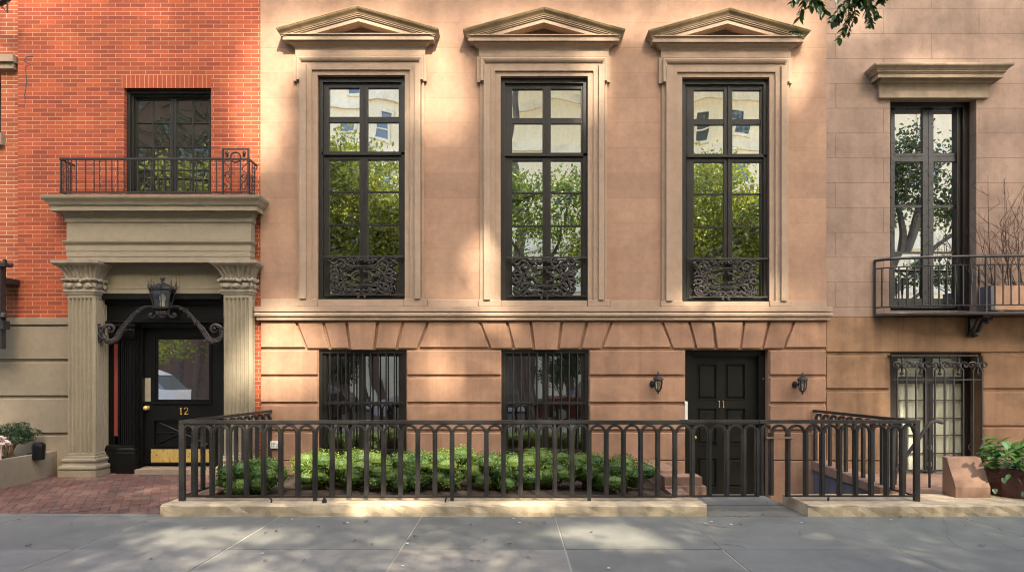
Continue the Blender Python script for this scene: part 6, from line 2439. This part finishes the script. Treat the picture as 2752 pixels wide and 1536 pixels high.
fm.slab([(.016 * math.cos(a) * (1 + .2 * math.sin(3 * a)), .013 * math.sin(a)) for a in [i * math.pi / 5 for i in range(10)]], .0, .0015)
fproto = fm.build('pale_fleck', M['petal_white'])
fpos = []
for px, py in ((785, 1395), (935, 1405), (1095, 1460), (1380, 1393), (1396, 1404), (1912, 1402), (1965, 1409), (2154, 1405), (2395, 1397), (705, 1487), (1082, 1521), (1636, 1527), (1895, 1406)):
    d = EYE * FPX / (py - 1010)
    fpos.append(((px - 1376) * d / FPX, d - D0))
for i, (x, y) in enumerate(fpos):
    o = fproto if i == 0 else fproto.copy()
    if i:
        COL.objects.link(o)
    o.location = (x, y, .007)
    o.rotation_euler = (0, 0, rr.uniform(0, 6))
    tag(o, 'flattened pale gum fleck on the bluestone sidewalk', 'fleck', 'pale flecks on the sidewalk')

# ================================================================== what the windows mirror: the far side of the street
M['cream_wall'] = stone_mat('cream_render', (0.90, 0.77, 0.55), dark=.97, light=1.05, streak=.08)
M['cream_band'] = stone_mat('white_band', (0.88, 0.78, 0.60), streak=.05)
M['far_brick'] = stone_mat('far_brown_wall', (0.16, 0.09, 0.065), streak=.1)
M['far_glass'] = glass_mat('far_window_glass', .10, dark=(.09, .105, .11))
def far_house(name, label, x0, x1, yf, h, wall, cols, rows_, ww, wh, fr, base=False):
    root = thing(name, label, 'building', ((x0 + x1) / 2, yf, 0))
    m_ = MB()
    m_.box(x0, x1, yf - 9, yf, -.1, h)
    m_.build('wall', M[wall], root)
    if base:
        for ga, gb in base:
            q_ = MB()
            q_.box(ga, gb, yf + .001, yf + .12, -.1, 5.2)
            q_.build('shop_front', M['far_brick'], root)
    b_ = MB()
    for z in rows_:
        b_.box(x0, x1, yf + .001, yf + .16, z - .95, z - .35)
    b_.build('string_course', M[fr], root)
    for z in rows_:
        for x in cols:
            w_ = MB()
            w_.frame(x - ww / 2 - .16, x + ww / 2 + .16, z - .16, z + wh + .16, .16, .16, .16, .16, yf + .001, yf + .1)
            w_.box(x - ww / 2, x + ww / 2, yf + .001, yf + .07, z + wh * .48, z + wh * .54)
            wo = w_.build('window', M[fr], root)
            g_ = MB()
            g_.quad((x - ww / 2, yf + .03, z), (x + ww / 2, yf + .03, z), (x + ww / 2, yf + .03, z + wh), (x - ww / 2, yf + .03, z + wh))
            g_.build('pane', M['far_glass'], wo)
far_house('apartment_building', 'cream rendered apartment block across the road mirrored in the tall windows', -15.5, 27, -26, 20.2, 'cream_wall', [-13.8, -11.2, -9.2, -7.3, -5.2, 6.4, 8.5, 10.6, 12.9, 19.5, 23.5], [7.0, 9.7, 12.4, 15.1, 17.8], .7, 1.15, 'cream_band', ((-15.4, -8.9), (-7.4, -6.9), (-2.2, 1.7), (3.4, 3.9), (5.5, 14)))
far_house('brown_building', 'dark brown building across the road opposite the brick house', -40, -15.6, -25.5, 25, 'far_brick', [-37, -33, -29, -25, -21, -17.8], [6.5, 10, 13.5, 17, 20.5], 1.1, 1.8, 'far_brick')

# parked cars
def car(x, y, colr, label, rot=0.0, hs=1.0):
    root = thing('parked_car', label, 'car', (x, y, -.13), 'cars parked along the near kerb')
    sc_h = lambda P: [(a, .3 + (b_ - .3) * hs) for a, b_ in P]
    m_ = MB()
    L, Wd = 4.5, 1.78
    low = [(-2.25, .28), (-2.22, .62), (-2.1, .82), (-1.2, .94), (1.35, .98), (2.1, .95), (2.24, .72), (2.22, .3), (1.9, .22), (-1.9, .22)]
    top = [(-1.15, .93), (-.5, 1.38), (-.1, 1.46), (.7, 1.45), (1.2, 1.3), (1.75, .97)]
    def loft2(prof, w0, w1, zref, zmax):
        vs = []
        n = len(prof)
        for s_ in (-1, 1):
            for (px_, pz) in prof:
                t = max(0, min(1, (pz - zref) / (zmax - zref)))
                vs.append((x + px_, y + s_ * (w0 + (w1 - w0) * t) / 2, pz - .13))
        fs = [tuple(range(n)), tuple(range(2 * n - 1, n - 1, -1))] + [(i, (i + 1) % n, n + (i + 1) % n, n + i) for i in range(n)]
        m_.add(vs, fs)
    loft2(sc_h(low), Wd, Wd - .1, .5, 1.0 * hs)
    body = m_.build('body', colr, root)
    m_ = MB()
    loft2(sc_h(top), Wd - .16, Wd - .5, .95, 1.46 * hs)
    m_.build('cabin_glass', M['far_glass'], root)
    m_ = MB()
    loft2(sc_h([(-.52, 1.385), (-.1, 1.475), (.7, 1.465), (1.22, 1.31), (1.1, 1.30), (.6, 1.42), (-.1, 1.43)]), Wd - .44, Wd - .48, 1.2, 1.46)
    for px_ in (-1.12, .2, 1.2):
        pass
    m_.build('roof', colr, root)
    for wx_ in (-1.4, 1.4):
        for s_ in (-1, 1):
            m_ = MB()
            vs = []
            yy0, yy1 = y + s_ * (Wd / 2 - .2), y + s_ * (Wd / 2 + .01)
            m_.tube([(x + wx_, yy0, .2), (x + wx_, yy1, .2)], .33, 18)
            wh = m_.build('wheel', M['black'], root)
            m_ = MB()
            m_.tube([(x + wx_, yy1, .2), (x + wx_, yy1 + s_ * .012, .2)], .2, 14)
            m_.build('rim', M['steel_grey'], wh)
    for s_ in (-1, 1):
        m_ = MB()
        m_.box(x + 2.16, x + 2.25, y + s_ * .6 - .18, y + s_ * .6 + .18, .55, .72)
        m_.build('tail_light', M['red'], root)
        m_ = MB()
        m_.box(x - 2.25, x - 2.14, y + s_ * .62 - .18, y + s_ * .62 + .18, .42, .58)
        m_.build('headlight', M['white'], root)
M['steel_grey'] = paint_mat('alloy', (.5, .5, .5), rough=.35, metal=1.0)
def car_paint(nm, c):
    return paint_mat(nm, c, rough=.2, bump=.0, var=.02, spec=.6)
car(-13.4, -11.9, car_paint('white_car_paint', (.75, .75, .74)), 'white parked car mirrored in the glass of door 12', hs=1.4)
car(-7.6, -11.9, car_paint('black_car_paint', (.012, .012, .014)), 'black parked car between the white car and the silver one')
car(-2.3, -11.9, car_paint('silver_car_paint', (.45, .46, .47)), 'silver parked car mirrored in the first barred window')
car(3.1, -11.9, car_paint('maroon_car_paint', (.09, .015, .015)), 'dark maroon parked car mirrored in the blind-covered window')
car(9.2, -11.9, car_paint('grey_car_paint', (.13, .14, .16)), 'dark grey parked car farthest along from the white one')

# ================================================================== camera, sun, sky
cam = bpy.data.cameras.new('camera')
co = bpy.data.objects.new('camera', cam)
COL.objects.link(co)
co.location = (0, -D0, EYE)
co.rotation_euler = (math.radians(90), 0, 0)
cam.sensor_width = 36
cam.lens = FPX / 2752 * 36
cam.shift_x = 0.0
cam.shift_y = (1010 - 768) / 2752
cam.clip_start = .05
cam.clip_end = 1000
sc = bpy.context.scene
sc.camera = co

sun = bpy.data.lights.new('sun', 'SUN')
sun.energy = SUN_E
sun.angle = math.radians(0.95)
sun.color = (1.0, 0.92, 0.80)
so = bpy.data.objects.new('sun', sun)
COL.objects.link(so)
so.location = (6, -20, 18)
so.rotation_euler = Vector(SV).to_track_quat('Z', 'Y').to_euler()

w = bpy.data.worlds.new('World')
sc.world = w
w.use_nodes = True
nt = w.node_tree
sky = nt.nodes.new('ShaderNodeTexSky')
sky.sky_type = 'NISHITA'
sky.sun_disc = False
sky.sun_elevation = SUN_EL
sky.sun_rotation = math.pi - SUN_AZ
sky.air_density = 1.0
sky.dust_density = 4.0
sky.ozone_density = .6
bg = nt.nodes['Background']
nt.links.new(sky.outputs[0], bg.inputs['Color'])
bg.inputs['Strength'].default_value = SKY_S

sc.view_settings.view_transform = 'Standard'
sc.view_settings.look = 'None'
sc.view_settings.gamma = 1
sc.view_settings.exposure = EXPO
try:
    sc.view_settings.use_white_balance = True
    sc.view_settings.white_balance_temperature = WB
    sc.view_settings.white_balance_tint = 10
except Exception:
    pass
sc.cycles.use_denoising = True
sc.cycles.pixel_filter_type = 'BLACKMAN_HARRIS'
sc.cycles.filter_width = 1.05
sc.cycles.max_bounces = 8
sc.cycles.transparent_max_bounces = 12
sc.cycles.caustics_reflective = False
sc.cycles.caustics_refractive = False
